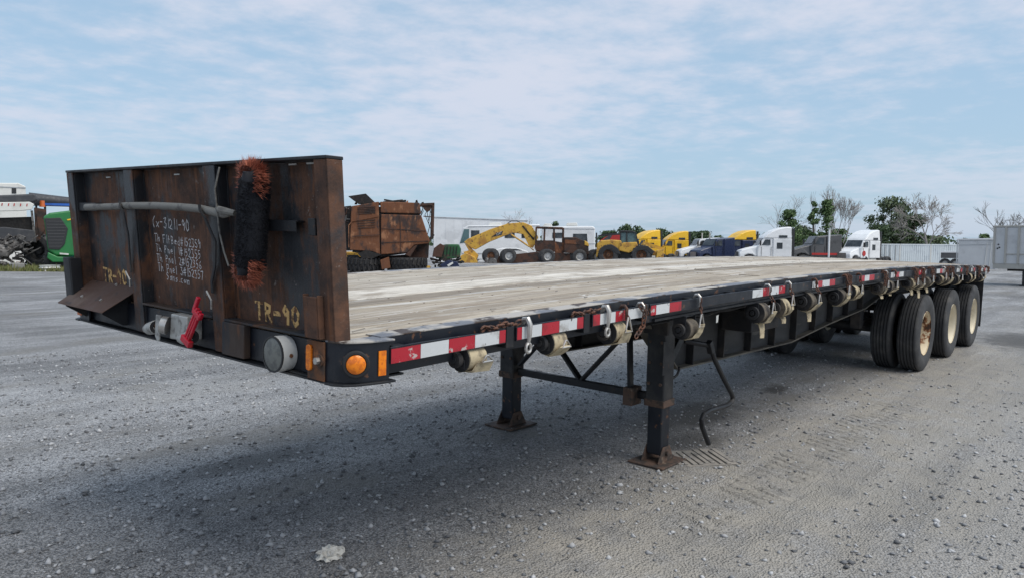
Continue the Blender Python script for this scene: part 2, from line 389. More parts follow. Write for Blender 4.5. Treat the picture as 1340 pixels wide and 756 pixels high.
big = k.noise(.22, 7, .6); mid = k.noise(1.4, 6, .6); streak = k.noise(.9, 6, .62, v=k.map((.28, 1.5, 1)))
stone = k.mix(1.0, stone, k.mix(k.rng(big, .3, .7), (.62, .61, .60), (1.22, 1.22, 1.22)), 'MULTIPLY')
stone = k.mix(1.0, stone, k.mix(k.rng(streak, .34, .68), (.72, .71, .70), (1.20, 1.19, 1.18)), 'MULTIPLY')
for ya_, am_ in ((-1.75, .34), (-2.5, .3), (5.4, .28), (7.3, .28)):      # faint packed wheel lanes
    pk = k.math('ABSOLUTE', k.math('ADD', k.math('SUBTRACT', Y, ya_), k.math('MULTIPLY', k.math('SUBTRACT', big, .5), 1.2)))
    stone = k.mix(k.math('MULTIPLY', k.rng(pk, .55, .15), k.rng(mid, .36, .6, 0, am_)), stone, (.34, .325, .30))
# compacted tan dirt: the lane along the near side of the trailer
wob = k.math('MULTIPLY', k.math('SUBTRACT', mid, .5), 1.3)
lane = k.math('ABSOLUTE', k.math('ADD', k.math('ADD', Y, .45), wob))
lanem = k.math('MULTIPLY', k.rng(lane, 1.35, .35), k.rng(X, -.3, 1.6))
lanem = k.math('MULTIPLY', lanem, k.rng(k.noise(3.2, 6, .65), .30, .62, .25, 1))
lanem = k.math('MULTIPLY', lanem, k.rng(X, 16, 9, .3, 1))
dust = k.math('MULTIPLY', k.rng(k.math('ADD', Y, k.math('MULTIPLY', wob, .8)), .3, -1.1), k.rng(X, 0, 3))      # thin brown dust over the near side of the yard
dust = k.math('MULTIPLY', dust, k.rng(streak, .36, .60, .15, .72))
curve = k.math('SUBTRACT', Y, k.math('MULTIPLY', k.math('MULTIPLY', k.math('SUBTRACT', X, 3.0), k.math('SUBTRACT', X, 3.0)), .018))
for c0 in (-.95, -1.45, -2.05):                               # long curved tyre tracks pressed into it
    tr = k.math('ABSOLUTE', k.math('ADD', k.math('SUBTRACT', curve, c0), k.math('MULTIPLY', wob, .10)))
    dust = k.math('MAXIMUM', dust, k.math('MULTIPLY', k.math('MULTIPLY', k.rng(tr, .20, .08), k.rng(X, 1.5, 3.5)), k.rng(mid, .34, .58, .2, .85)))
lanem = k.math('MAXIMUM', lanem, dust)
worn_p = k.math('MULTIPLY', k.rng(k.noise(.55, 8, .68, v=k.map((.55, 1.3, 1), loc=(4, 9, 0))), .52, .64), .62)
stone = k.mix(worn_p, stone, k.mix(k.noise(30, 6, .7), (.10, .092, .082), (.26, .245, .22)))       # worn brown patches where the stone has gone
dirt = k.mix(k.noise(26, 6, .7), (.19, .173, .148), (.48, .445, .39))
dirt = k.mix(k.rng(mid, .35, .65), dirt, k.mix(.5, dirt, (.27, .255, .23)))
col = k.mix(k.math('MULTIPLY', lanem, .95), stone, dirt)
# oil and wet stains with their own outline
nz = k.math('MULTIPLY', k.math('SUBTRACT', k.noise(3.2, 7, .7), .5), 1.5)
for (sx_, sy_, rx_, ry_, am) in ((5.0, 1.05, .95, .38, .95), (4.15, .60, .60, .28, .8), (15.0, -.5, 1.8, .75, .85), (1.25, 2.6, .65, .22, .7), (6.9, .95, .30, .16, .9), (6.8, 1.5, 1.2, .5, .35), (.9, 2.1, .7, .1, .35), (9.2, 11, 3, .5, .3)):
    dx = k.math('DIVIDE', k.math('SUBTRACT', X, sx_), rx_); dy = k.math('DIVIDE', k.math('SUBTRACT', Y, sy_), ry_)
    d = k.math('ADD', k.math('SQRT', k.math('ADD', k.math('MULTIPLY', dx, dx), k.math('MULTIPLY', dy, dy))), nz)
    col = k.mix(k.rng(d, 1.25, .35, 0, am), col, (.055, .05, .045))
# lug prints pressed into the dirt
lug = k.n('ShaderNodeTexWave', wave_type='BANDS', bands_direction='X'); k.l(k.map((1, 1, 1), rot=(0, 0, .32)), lug.inputs['Vector'])
lug.inputs['Scale'].default_value = 2.6; lug.inputs['Distortion'].default_value = 2.6; lug.inputs['Detail'].default_value = 3; lug.inputs['Detail Scale'].default_value = 1.6
lugm = k.math('MULTIPLY', k.rng(k.math('ABSOLUTE', k.math('ADD', Y, .30)), .26, .14), k.math('MULTIPLY', k.rng(X, 1.8, 3.0), k.rng(X, 8.5, 6.0)))
lugh = k.math('MULTIPLY', k.math('MULTIPLY', lug.outputs['Fac'], lugm), k.rng(k.noise(2.6, 6, .65), .42, .60))
rut = k.math('MULTIPLY', k.noise(1.0, 6, .6, v=k.map((.22, 3.2, 1))), k.rng(lane, 2.2, .5))
hgt = k.math('ADD', k.voro(70), k.math('MULTIPLY', k.noise(60, 6, .7), .6))
nrm = k.bump(hgt, .016, .9)
nrm = k.bump(k.noise(7, 6, .65), .03, .35, nrm)
nrm = k.bump(rut, .06, .7, nrm)
nrm = k.bump(lugh, .035, .95, nrm)
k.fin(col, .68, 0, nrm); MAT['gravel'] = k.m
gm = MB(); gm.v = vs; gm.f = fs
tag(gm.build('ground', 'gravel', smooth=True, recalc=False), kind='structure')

# loose crushed stone lying in the near yard
k = N('stone_chip'); g = k.n('ShaderNodeNewGeometry')
k.fin(k.mix(g.outputs['Random Per Island'], (.09, .093, .10), (.46, .465, .475)), .9); MAT['stone_chip'] = k.m
def stones(n, seed):
    R = np.random.default_rng(seed)
    rad = 1.6 + 11.5 * R.random(n) ** 1.15; az = math.atan2(FW.y, FW.x) + np.radians(R.uniform(-38, 38, n))
    cxs = CAM.x + rad * np.cos(az); cys = CAM.y + rad * np.sin(az)
    lane_d = np.abs(cys + .45); keep = R.random(n) < np.clip(lane_d / 1.0, .30, 1)
    cxs, cys = cxs[keep], cys[keep]; m = len(cxs)
    sz = .003 + .020 * R.random(m) ** 5.5
    octa = np.array([(1, 0, 0), (-1, 0, 0), (0, 1, 0), (0, -1, 0), (0, 0, 1), (0, 0, -1)], float)
    V = octa[None] * sz[:, None, None] * R.uniform(.6, 1.3, (m, 6, 1)); V += R.normal(0, .22, (m, 6, 3)) * sz[:, None, None]
    th = R.uniform(0, 2 * PI, m); c, s_ = np.cos(th), np.sin(th)
    x = V[..., 0] * c[:, None] - V[..., 1] * s_[:, None]; y = V[..., 0] * s_[:, None] + V[..., 1] * c[:, None]
    z0 = np.array([gz(a, b) for a, b in zip(cxs, cys)])
    V = np.stack([x + cxs[:, None], y + cys[:, None], V[..., 2] * .7 + z0[:, None] + .25 * sz[:, None]], -1).reshape(-1, 3)
    F = np.array([(0, 2, 4), (2, 1, 4), (1, 3, 4), (3, 0, 4), (2, 0, 5), (1, 2, 5), (3, 1, 5), (0, 3, 5)])
    F = (F[None] + 6 * np.arange(m)[:, None, None]).reshape(-1, 3)
    me = bpy.data.meshes.new('loose_gravel'); me.vertices.add(len(V)); me.vertices.foreach_set('co', V.ravel())
    me.loops.add(F.size); me.loops.foreach_set('vertex_index', F.ravel().astype(np.int32)); me.polygons.add(len(F))
    me.polygons.foreach_set('loop_start', np.arange(0, F.size, 3, dtype=np.int32)); me.update(calc_edges=True)
    me.materials.append(MAT['stone_chip']); o = bpy.data.objects.new('loose_gravel', me); COL.objects.link(o)
    return tag(o, 'loose grey crushed stone scattered over the yard', 'gravel', kind='stuff')
stones(46000, 3)

# ================================================================== the flatbed trailer (trailer frame: x to the rear, y to the far side)
TR = empty('flatbed_trailer', rx=TA, label='long black flatbed semi trailer with rusty headboard and weathered plank deck', cat='trailer')
L = 13.69; W = 2.44
def dz(x):
    t = x / L; return 1.311 + .051 * t + .101 * 4 * t * (1 - t)
def sweep(mb, x0, x1, y0, y1, o0, o1, n=None):
    n = n or max(1, int((x1 - x0) / .6))
    xs = [x0 + (x1 - x0) * i / n for i in range(n + 1)]; vs = []
    for x in xs:
        z = dz(x); vs += [(x, y0, z + o0), (x, y1, z + o0), (x, y1, z + o1), (x, y0, z + o1)]
    fs = [(0, 1, 2, 3), tuple(range(4 * n, 4 * n + 4))[::-1]]
    for i in range(n):
        for q in range(4): fs.append((4 * i + q, 4 * i + 4 + q, 4 * i + 4 + (q + 1) % 4, 4 * i + (q + 1) % 4))
    return mb.add(vs, fs)

# deck planks: twelve courses, each of several boards
deck = sweep(MB(), .1, 13.6, .06, 2.38, -.042, -.034).build('deck', 'under_steel', TR)
R5 = random.Random(21)
course_tone = [(.54, .50, .44), (.45, .41, .36), (.52, .475, .42), (.46, .42, .365), (.32, .29, .255), (.78, .77, .745), (.80, .79, .77), (.60, .57, .53), (.50, .47, .43), (.62, .595, .555), (.48, .455, .415), (.54, .515, .475)]
yw = 2.34 / 12
for i in range(12):
    y0 = .05 + i * yw
    cuts = [.085]
    while cuts[-1] < 13.0: cuts.append(min(13.62, cuts[-1] + R5.uniform(3.4, 5.2)))
    if cuts[-1] < 13.62: cuts[-1] = 13.62
    for a, b in zip(cuts[:-1], cuts[1:]):
        h = R5.uniform(-.004, .003)
        o = sweep(MB(), a + .002, b - .002, y0 + .003, y0 + yw - .003, -.034, h).build('plank', 'plank', deck, bevel=.003)
        q = R5.uniform(.90, 1.1); c = course_tone[i]; o.color = (c[0] * q, c[1] * q, c[2] * q, 1)

# screw heads in rows over the cross members, and splinters and grit lying on the boards
sm = MB(); x = .5
while x < 13.6:
    for i in range(12):
        for q in (.05, .145):
            y = .05 + i * yw + q + R5.uniform(-.008, .008); xx = x + .03 + R5.uniform(-.012, .012); z = dz(xx) + .0025
            sm.cyl((xx, y, z - .010), (xx, y, z - .004), .0055, n=6)
    x += .56
o = sm.build('deck_screws', 'rust_brown', deck, recalc=False); o['kind'] = 'stuff'
sm = MB()
for i in range(36):
    x = .15 + 9 * R5.random() ** 1.5; y = R5.uniform(.0, 2.35); a = R5.gauss(0, .35); l = R5.uniform(.01, .05) * (2 if R5.random() < .12 else 1); z = dz(x) + .006
    sm.bar((x, y, z), (x + l * math.cos(a), y + l * math.sin(a), dz(x + l * math.cos(a)) + .006 + R5.uniform(0, .008)), R5.uniform(.003, .010), .004)
o = sm.build('splinters', 'pad_wood', deck, recalc=False); o['kind'] = 'stuff'
# side rails, edge plates, rub rails
def side_rails(ya, s):
    # ya: outer plane of the edge, s=+1 when the inside lies at larger y
    def Y(v0, v1): a, b = ya + s * v0, ya + s * v1; return (a, b) if a < b else (b, a)
    r = MB()
    y0, y1 = Y(.012, .024); sweep(r, .2, L, y0, y1, -.15, -.004)
    y0, y1 = Y(.0245, .075); sweep(r, .2, L, y0, y1, -.15, -.138)
    ro = r.build('side_rail', 'navy_steel', TR)
    y0, y1 = Y(.012, .108); sweep(MB(), .2, L, y0, y1, -.0035, .003).build('edge_plate', 'edge_steel', ro, bevel=.002)
    t = MB(); y0, y1 = Y(-.004, .0118); sweep(t, 2.3, L - .1, y0, y1, -.15, -.135); sweep(t, 2.3, L - .1, y0, y1, -.118, -.108); t.build('winch_track', 'black_steel', ro)
    for a, b in ((.205, .885), (.962, 1.50), (1.58, 2.105), (2.17, L - .02)):
        m = MB(); y0, y1 = Y(-.042, -.030); sweep(m, a, b, y0, y1, -.102, -.036, max(2, int((b - a) / .12)))
        m.v = [(p, q + .0, r + .0035 * math.sin(p * 5.1) * math.sin(p * 1.7 + 1)) for p, q, r in m.v]; m.build('rub_rail', 'navy_steel', ro, bevel=.002)
    x = .26
    while x < L - .05:
        m = MB(); y0, y1 = Y(-.0295, .0115); m.box(x - .03, x + .03, y0, y1, dz(x) - .105, dz(x) - .034); m.build('spacer', 'black_steel', ro); x += .61
    for x in (.925, 1.54, 2.14):
        y0, y1 = Y(-.036, .0115); MB().box(x - .026, x + .026, y0, y1, dz(x) - .13, dz(x) - .03).build('stake_pocket', 'black_steel', ro, bevel=.003)
    return ro
rail_n = side_rails(-.033, 1); rail_f = side_rails(2.473, -1)
YR = -.0765
tapes = [(.205, .36, 'r'), (.36, .52, 'w'), (.52, .68, 'r'), (.68, .84, 'w'), (.84, .884, 'r'), (.965, 1.0, 'r'), (1.0, 1.15, 'w'), (1.15, 1.29, 'r'), (1.29, 1.44, 'w'), (1.44, 1.497, 'r'),
         (1.585, 1.65, 'r'), (1.65, 1.80, 'w'), (1.80, 1.93, 'r'), (1.93, 2.10, 'w'), (2.18, 2.24, 'r'), (2.24, 2.40, 'w'), (2.40, 2.55, 'r'),
         (3.63, 3.82, 'w'), (3.82, 3.97, 'r'), (3.97, 4.13, 'w'), (4.13, 4.26, 'r'), (4.88, 5.02, 'w'), (5.02, 5.13, 'r'), (5.13, 5.32, 'w'), (5.32, 5.47, 'r'),
         (6.20, 6.38, 'r'), (6.38, 6.54, 'w'), (6.54, 6.72, 'r'), (7.35, 7.55, 'w'), (7.55, 7.70, 'r'), (7.70, 7.9, 'w'), (8.6, 8.8, 'r'), (8.8, 9.0, 'w'), (9.6, 9.8, 'w'), (9.8, 9.95, 'r'), (9.95, 10.15, 'w'), (10.9, 11.1, 'w'), (11.1, 11.3, 'r'), (12.0, 12.2, 'w'), (12.2, 12.35, 'r'), (12.9, 13.1, 'w'), (13.1, 13.3, 'r'), (13.3, 13.5, 'w')]
for a, b, c in tapes:
    sweep(MB(), a + .001, b - .001, YR - .0005, YR + .0012, -.098, -.041, 2).build('reflective_tape', 'tape_red' if c == 'r' else 'tape_white', rail_n)

# ---- headboard
HK = -.0746
def hx(z): return HK * (z - 1.311)
def hb(off, y, z): return (hx(z) + off, y, z)
HB = MB().box(.060, .068, .02, 2.42, 1.30, 1.985, hb).build('headboard', 'headboard_sheet', TR)
def hpart(name, mat, *boxes, bevel=.003, parent=HB):
    m = MB()
    for b in boxes: m.box(*b, fn=hb)
    return m.build(name, mat, parent, bevel=bevel)
hpart('top_rim', 'black_steel', (-.004, .075, .0, 2.44, 1.986, 1.999))
# channel posts: web and two flanges
def post(y0, y1, z0, z1, mat):
    return hpart('post', mat, (.0, .009, y0, y1, z0, z1), (.0092, .0595, y0, y0 + .008, z0, z1), (.0092, .0595, y1 - .008, y1, z0, z1))
post(2.355, 2.44, 1.17, 1.9855, 'headboard_post'); post(1.60, 1.70, 1.166, 1.9855, 'headboard_post'); post(.80, .90, 1.164, 1.9855, 'headboard_post')
hpart('post', 'headboard_edge', (.0, .009, .008, .082, 1.315, 1.9855), (.0, .07, .0, .0078, 1.315, 1.9855), (.0092, .0595, .074, .082, 1.315, 1.9855), bevel=.002)
# stake boxes at the foot of the outer posts
hpart('stake_box', 'black_steel', (-.06, -.002, 2.335, 2.345, 1.25, 1.51), (-.06, -.002, 2.43, 2.44, 1.25, 1.51), (-.062, -.052, 2.3452, 2.4298, 1.25, 1.51))
hpart('stake_box', 'headboard_edge', (-.028, -.002, .060, .067, 1.318, 1.485), (-.028, -.002, .150, .157, 1.318, 1.485), (-.030, -.024, .0672, .1498, 1.318, 1.478))
# mid brace straps in the outer bays
hpart('brace', 'black_steel', (.016, .022, .24, .58, 1.715, 1.76), (.022, .0595, .24, .58, 1.752, 1.76))
hpart('brace', 'black_steel', (.016, .022, 2.11, 2.354, 1.775, 1.82), (.022, .0595, 2.11, 2.354, 1.812, 1.82))
hpart('brace_lug', 'black_steel', (.005, .0595, .10, .145, 1.705, 1.77))
for y, z in ((2.02, 1.955), (1.25, 1.955), (.30, 1.975), (.18, 1.976), (.06, 1.977)):
    hpart('weld_slot', 'white_dirty', (.055, .0595, y - .025, y + .025, z, z + .006), bevel=0)
Rwd = random.Random(77)
for y in (2.352, 1.703, 1.597, .903, .797, .085):
    hm = MB(); zs = [1.33 + .0165 * i for i in range(40)]
    hm.tube([hb(.0585, y + Rwd.uniform(-.0015, .0015), z) for z in zs], [Rwd.uniform(.003, .0052) for _ in zs], 5); hm.build('weld_bead', 'headboard_post', HB, smooth=True)
# nose skirt
NS = TR
sk = MB().box(.022, .034, .168, 2.355, 1.165, 1.30).build('nose_skirt', 'navy_steel', TR, bevel=.002)
MB().box(-.004, .0595, .166, .798, 1.312, 1.322).box(-.004, .0595, .902, 1.598, 1.312, 1.322).build('ledge_angle', 'rust_post', sk, bevel=.002)
MB().box(.0, .0215, .168, .30, 1.158, 1.1645).box(-.01, .34, .0, 2.44, 1.150, 1.1575).build('nose_bottom_plate', 'black_steel', sk)
MB().box(.034, .9, .15, 2.29, 1.16, 1.17).build('upper_coupler_plate', 'under_steel', TR)
# rust streak box left of the post
MB().box(-.012, .0215, .62, .80, 1.166, 1.311).build('junction_cover', 'rust_post', sk, bevel=.004)
# sloping step plate at the far end
m = MB(); b0 = [(.05, 1.735, 1.385), (.05, 2.36, 1.385), (-.115, 2.40, 1.262), (-.115, 1.80, 1.262)]
m.prism([Vector(p) for p in b0], (-.004, 0, -.008)); m.build('step_plate', 'rust_brown', HB, bevel=.002)
MB().prism([(.04, 1.83, 1.37), (-.105, 1.83, 1.262), (-.105, 1.83, 1.245), (.0, 1.83, 1.18), (.04, 1.83, 1.18)], (0, .01, 0)).build('step_gusset', 'black_steel', HB)
MB().prism([(.04, 2.31, 1.37), (-.105, 2.31, 1.262), (-.105, 2.31, 1.245), (.0, 2.31, 1.18), (.04, 2.31, 1.18)], (0, .01, 0)).build('step_gusset', 'black_steel', HB)
for y, z, x in ((1.95, 1.30, -.06), (2.2, 1.30, -.06), (2.0, 1.375, .04)):
    MB().cyl((x, y, z + .001), (x - .006, y, z + .010), .008, n=8).build('step_bolt', 'galvanised', HB)
# far corner marker
MB().box(-.006, -.0015, 2.37, 2.43, 1.18, 1.245).build('marker_reflector', 'orange_lens', sk, bevel=.002)

# ---- rounded nose corners with lamps
def corner(s, yo):
    # s=+1 near corner (outer side at smaller y)
    def P(x, v): return (x, yo + s * v)
    out = [P(0, .165), P(0, .055), P(.008, .015), P(.028, -.018), P(.062, -.042), (.11, yo - s * .058), (.16, yo - s * .066), (.204, yo - s * .068)]
    inn = [(.204, yo - s * .060), (.16, yo - s * .058), (.112, yo - s * .050), (.066, yo - s * .034), (.035, yo - s * .012), (.017, yo + s * .018), (.010, yo + s * .056), (.010, yo + s * .165)]
    a = MB(); a.prism([(x, y, 1.158) for x, y in out + inn], (0, 0, .150)); c = a.build('nose_corner', 'navy_steel', TR, smooth=True)
    t = MB(); lip = [P(-.004, .06), P(-.002, .01), (.022, yo - s * .026), (.060, yo - s * .050), (.11, yo - s * .066), (.17, yo - s * .075), (.225, yo - s * .076), (.225, yo + s * .03), (.0605, yo + s * .03), (.0605, yo + s * .06)]
    t.prism([(x, y, 1.3085) for x, y in lip], (0, 0, .008)); t.build('corner_top_plate', 'edge_steel', c, bevel=.002)
    t = MB(); lip2 = [(x - .010 if x < .1 else x, y - s * .010) for x, y in lip]
    t.prism([(x, y, 1.148) for x, y in lip2], (0, 0, .009)); t.build('corner_bottom_plate', 'black_steel', c, bevel=.002)
    return c
cn = corner(1, 0); cf_ = corner(-1, W)
MB().box(-.010, -.0015, .058, .163, 1.152, 1.3075).build('corner_wear_plate', 'rust_light', cn, bevel=.003)
bt = MB(); bt.cyl((-.011, .080, 1.236), (-.018, .080, 1.236), .024, n=16); bt.build('bolt_washer', 'rust_light', cn)
bt = MB(); bt.cyl((-.0185, .080, 1.236), (-.034, .080, 1.236), .014, n=6); bt.build('bolt_head', 'galvanised', cn)
m = MB()
yy0, yy1, zz0, zz1, rr_ = .128, .160, 1.19, 1.29, .012
pl = []
for (cy_, cz_, t0) in ((yy1 - rr_, zz1 - rr_, 0), (yy0 + rr_, zz1 - rr_, 90), (yy0 + rr_, zz0 + rr_, 180), (yy1 - rr_, zz0 + rr_, 270)):
    for q in range(4): t = math.radians(t0 + q * 30); pl.append((-.0105, cy_ + rr_ * math.cos(t), cz_ + rr_ * math.sin(t)))
m.prism(pl, (-.010, 0, 0)); m.build('amber_reflector', 'amber', cn, bevel=.002)
# round amber side lamp on the curve
nx, nyv = -.44, -.90
def lamp(cx_, cy_, cz_, n_, r, depth, rings):
    for nm, mt, prof in rings: MB().lathe(prof, (cx_, cy_, cz_), n_, 28).build(nm, mt, cn, smooth=True)
ln_ = Vector((-.55, -.835, 0)).normalized(); lc = Vector((.058, -.047, 1.232))
MB().lathe([(.050, -.01), (.052, .012), (.048, .018), (.040, .019), (.037, .012)], lc, ln_, 28).build('lamp_grommet', 'rubber_dark', cn, smooth=True)
MB().lathe([(.038, .010), (.036, .019), (.026, .025), (.012, .028), (.0001, .0285)], lc, ln_, 28).build('marker_lamp', 'amber', cn, smooth=True)
mm = MB().box(-.025, .025, -.004, 0, -.048, .048); o = mm.build('amber_tape', 'amber', cn); o.location = (.168, -.0672, 1.226); o.rotation_euler = (0, 0, math.radians(-4)); o.scale = (.7, 1, 1)

# ---- things on the skirt
rl = MB(); rl.cyl((.02, .345, 1.228), (-.042, .345, 1.228), .072, n=32); rl.build('document_tube', 'white_dirty', TR, smooth=True)
MB().lathe([(.066, 0), (.066, .004), (.05, .008), (.0001, .010)], (-.0425, .345, 1.228), (-1, 0, 0), 28).build('tube_cap', 'lens_dirty', TR, smooth=True)
MB().lathe([(.073, 0), (.073, .007), (.0665, .007), (.0665, 0)], (-.0425, .345, 1.228), (-1, 0, 0), 28, True).build('tube_ring', 'dark_trim', TR, smooth=True)
MB().cyl((-.01, .274, 1.228), (-.01, .269, 1.228), .008, n=8).build('tube_screw', 'rust_light', TR)
def gladhand(y, z):
    m = MB(); m.cyl((.021, y, z), (-.04, y, z), .019, n=12); m.cyl((-.04, y + .028, z - .012), (-.04, y - .045, z + .004), .030, .034, n=16); m.cyl((-.04, y + .028, z - .012), (-.04, y + .06, z - .016), .022, n=10)
    g_ = m.build('gladhand', 'aluminium_dirty', TR, smooth=True, bevel=.003)
    MB().lathe([(.031, 0), (.031, .008), (.017, .008), (.014, .001), (.0001, .001)], (-.04, y - .0455, z + .004), (-.15, -1, .05), 18).build('seal', 'rubber_dark', g_, smooth=True)
gladhand(1.41, 1.222); gladhand(1.06, 1.215)
sk7 = MB().prism([(.0205, 1.03, 1.31), (.0205, 1.185, 1.31), (.0205, 1.20, 1.19), (.0205, 1.03, 1.20)], (-.075, 0, 0)).build('light_socket_box', 'aluminium_dirty', TR, bevel=.006)
MB().cyl((-.056, 1.21, 1.25), (-.076, 1.23, 1.255), .042, n=20).build('socket_collar', 'galvanised', sk7, smooth=True)
MB().prism([(-.080, 1.215, 1.30), (-.080, 1.265, 1.30), (-.080, 1.278, 1.20), (-.080, 1.255, 1.175), (-.080, 1.235, 1.18)], (-.008, 0, 0)).build('socket_lid', 'aluminium_dirty', sk7, bevel=.003)
MB().cyl((-.03, 1.30, 1.24), (-.03, 1.36, 1.235), .022, n=10).build('brass_fitting', 'rust_light', TR)
# red plastic lock held on the second gladhand
RL = MB()
p0, p1 = Vector((-.075, .99, 1.212)), Vector((-.065, .915, 1.335))
dv = (p1 - p0).normalized(); sv = dv.cross(Vector((1, 0, 0))).normalized()
for q in (-.016, 0, .016): RL.bar(p0 + sv * q, p1 + sv * q, .012, .014, (1, 0, 0))
RL.bar(p1 - sv * .034, p1 + sv * .034, .024, .020, (1, 0, 0))
for q in (-.030, -.010, .010, .028): RL.bar(p1 + sv * q, p1 + sv * q + dv * .024, .013, .018, (1, 0, 0))
RL.bar(p1 + sv * .030, p1 + sv * .035 + dv * .065, .018, .016, (1, 0, 0)); RL.bar(p0 - sv * .04, p0 + sv * .035 - dv * .01, .03, .024, (1, 0, 0))
RL.build('gladhand_lock', 'plastic_red', TR, bevel=.003)

# ---- writing on the headboard: single-stroke letters
GLY = {'0': [[(.5, 1), (.15, .8), (.1, .3), (.4, 0), (.8, .2), (.85, .7), (.5, 1)]], '1': [[(.5, 1), (.48, 0)]], '2': [[(.1, .8), (.4, 1), (.8, .8), (.7, .5), (.1, .02), (.9, 0)]],
       '3': [[(.1, .95), (.8, .95), (.45, .55), (.85, .35), (.6, .02), (.1, .08)]], '5': [[(.8, 1), (.25, .97), (.2, .58), (.65, .6), (.82, .3), (.5, 0), (.1, .08)]], '6': [[(.75, 1), (.3, .65), (.15, .25), (.5, 0), (.82, .22), (.5, .48), (.18, .3)]],
       '7': [[(.1, .97), (.85, 1), (.4, 0)]], '9': [[(.8, .7), (.5, 1), (.2, .75), (.45, .5), (.8, .72), (.7, 0)]], '4': [[(.25, 1), (.2, .5), (.8, .5)], [(.7, .95), (.68, 0)]],
       '#': [[(.35, 1), (.2, 0)], [(.75, 1), (.6, 0)], [(.05, .68), (.95, .72)], [(0, .3), (.9, .35)]], '-': [[(.1, .5), (.85, .52)]], '.': [[(.4, .08), (.5, 0)]],
       'G': [[(.7, 1), (.25, .75), (.1, .25), (.4, 0)]], 'x': [[(.1, .5), (.8, 0)], [(.8, .5), (.1, 0)]], 'T': [[(0, 1), (.95, .97)], [(.45, 1), (.45, 0)]], 'h': [[(.15, .95), (.15, 0)], [(.15, .45), (.6, .55), (.75, 0)]],
       'F': [[(.85, 1), (.15, .97), (.15, 0)], [(.15, .52), (.7, .55)]], 'l': [[(.4, 1), (.4, 0)]], 't': [[(.45, .9), (.45, 0)], [(.15, .6), (.8, .62)]], 'B': [[(.15, 0), (.15, 1), (.7, .85), (.65, .55), (.15, .52)], [(.6, .52), (.85, .25), (.6, 0), (.15, 0)]],
       'e': [[(.15, .3), (.8, .35), (.65, .6), (.25, .5), (.2, .1), (.8, .03)]], 'd': [[(.8, 1), (.78, 0), (.3, .05), (.2, .4), (.75, .5)]], 'P': [[(.15, 0), (.15, 1), (.75, .9), (.7, .5), (.15, .45)]], 'n': [[(.15, .55), (.15, 0)], [(.15, .45), (.6, .55), (.75, 0)]],
       'S': [[(.8, .9), (.4, 1), (.15, .75), (.75, .35), (.5, 0), (.1, .1)]], 'a': [[(.75, .5), (.3, .5), (.2, .1), (.6, .02), (.75, .45), (.8, 0)]], 's': [[(.75, .5), (.3, .5), (.3, .3), (.7, .2), (.5, 0), (.15, .05)]], 'c': [[(.8, .5), (.3, .45), (.25, .1), (.8, .03)]],
       'o': [[(.5, .55), (.2, .3), (.5, 0), (.8, .3), (.5, .55)]], 'm': [[(.05, .55), (.05, 0)], [(.05, .45), (.4, .5), (.45, 0)], [(.45, .4), (.85, .5), (.9, 0)]], ' ': [],
       'R': [[(.15, 0), (.15, 1), (.75, .9), (.7, .55), (.15, .5)], [(.4, .5), (.85, 0)]]}
def write(name, text, y, z, h, mat, cw=.62, lw=.0045, drop=0.0, jit=.085, seed=1):
    # written left to right as seen from the front: y falls
    R = random.Random(seed); m = MB(); off = .0588; cy_ = y
    for i, ch in enumerate(text):
        for st in GLY[ch]:
            pts = []
            for (a, b) in st:
                yy = cy_ - (a + R.uniform(-jit, jit)) * h * cw * .85; zz = z + (b + R.uniform(-jit, jit)) * h - drop * (y - cy_)
                pts.append(Vector((yy, zz)))
            for p, q in zip(pts[:-1], pts[1:]):
                d = (q - p)
                if d.length < 1e-6: continue
                e = Vector((-d.y, d.x)).normalized() * (lw / 2) * R.uniform(.7, 1.25); x_ = d.normalized() * lw * .3; p2, q2 = p - x_, q + x_
                m.add([hb(off + R.uniform(-.0003, .0003), *c) for c in (p2 - e, p2 + e, q2 + e, q2 - e)], [(0, 1, 2, 3)])
        cy_ -= h * cw * R.uniform(.92, 1.08) * (1 if ch not in '1l.' else .62)
    o = m.build(name, mat, HB); o['kind'] = 'stuff'; return o
write('chalk_writing', 'Gx-31211-90', 1.545, 1.705, .050, 'chalk', cw=.78, drop=.03, seed=2)
for i, (tx, z) in enumerate((('Th FltBed#152359', 1.632), ('Th Pnel 1#152355', 1.582), ('Th Pnel 2#152356', 1.535), ('Th Pnel 3#152357', 1.487))):
    write('chalk_writing', tx, 1.535 - .004 * i, z, .038, 'chalk', cw=.80, lw=.0036, drop=.035, seed=5 + i)
write('chalk_writing', 'Sans.com', 1.44, 1.448, .036, 'chalk', cw=.88, lw=.0036, drop=.04, seed=31)
write('stencil_writing', 'TR-90', 2.195, 1.385, .075, 'stencil_yellow', cw=.80, lw=.015, jit=.02, seed=8)
write('stencil_writing', 'TR-90', .635, 1.335, .072, 'stencil_yellow', cw=.92, lw=.017, jit=.02, seed=9)

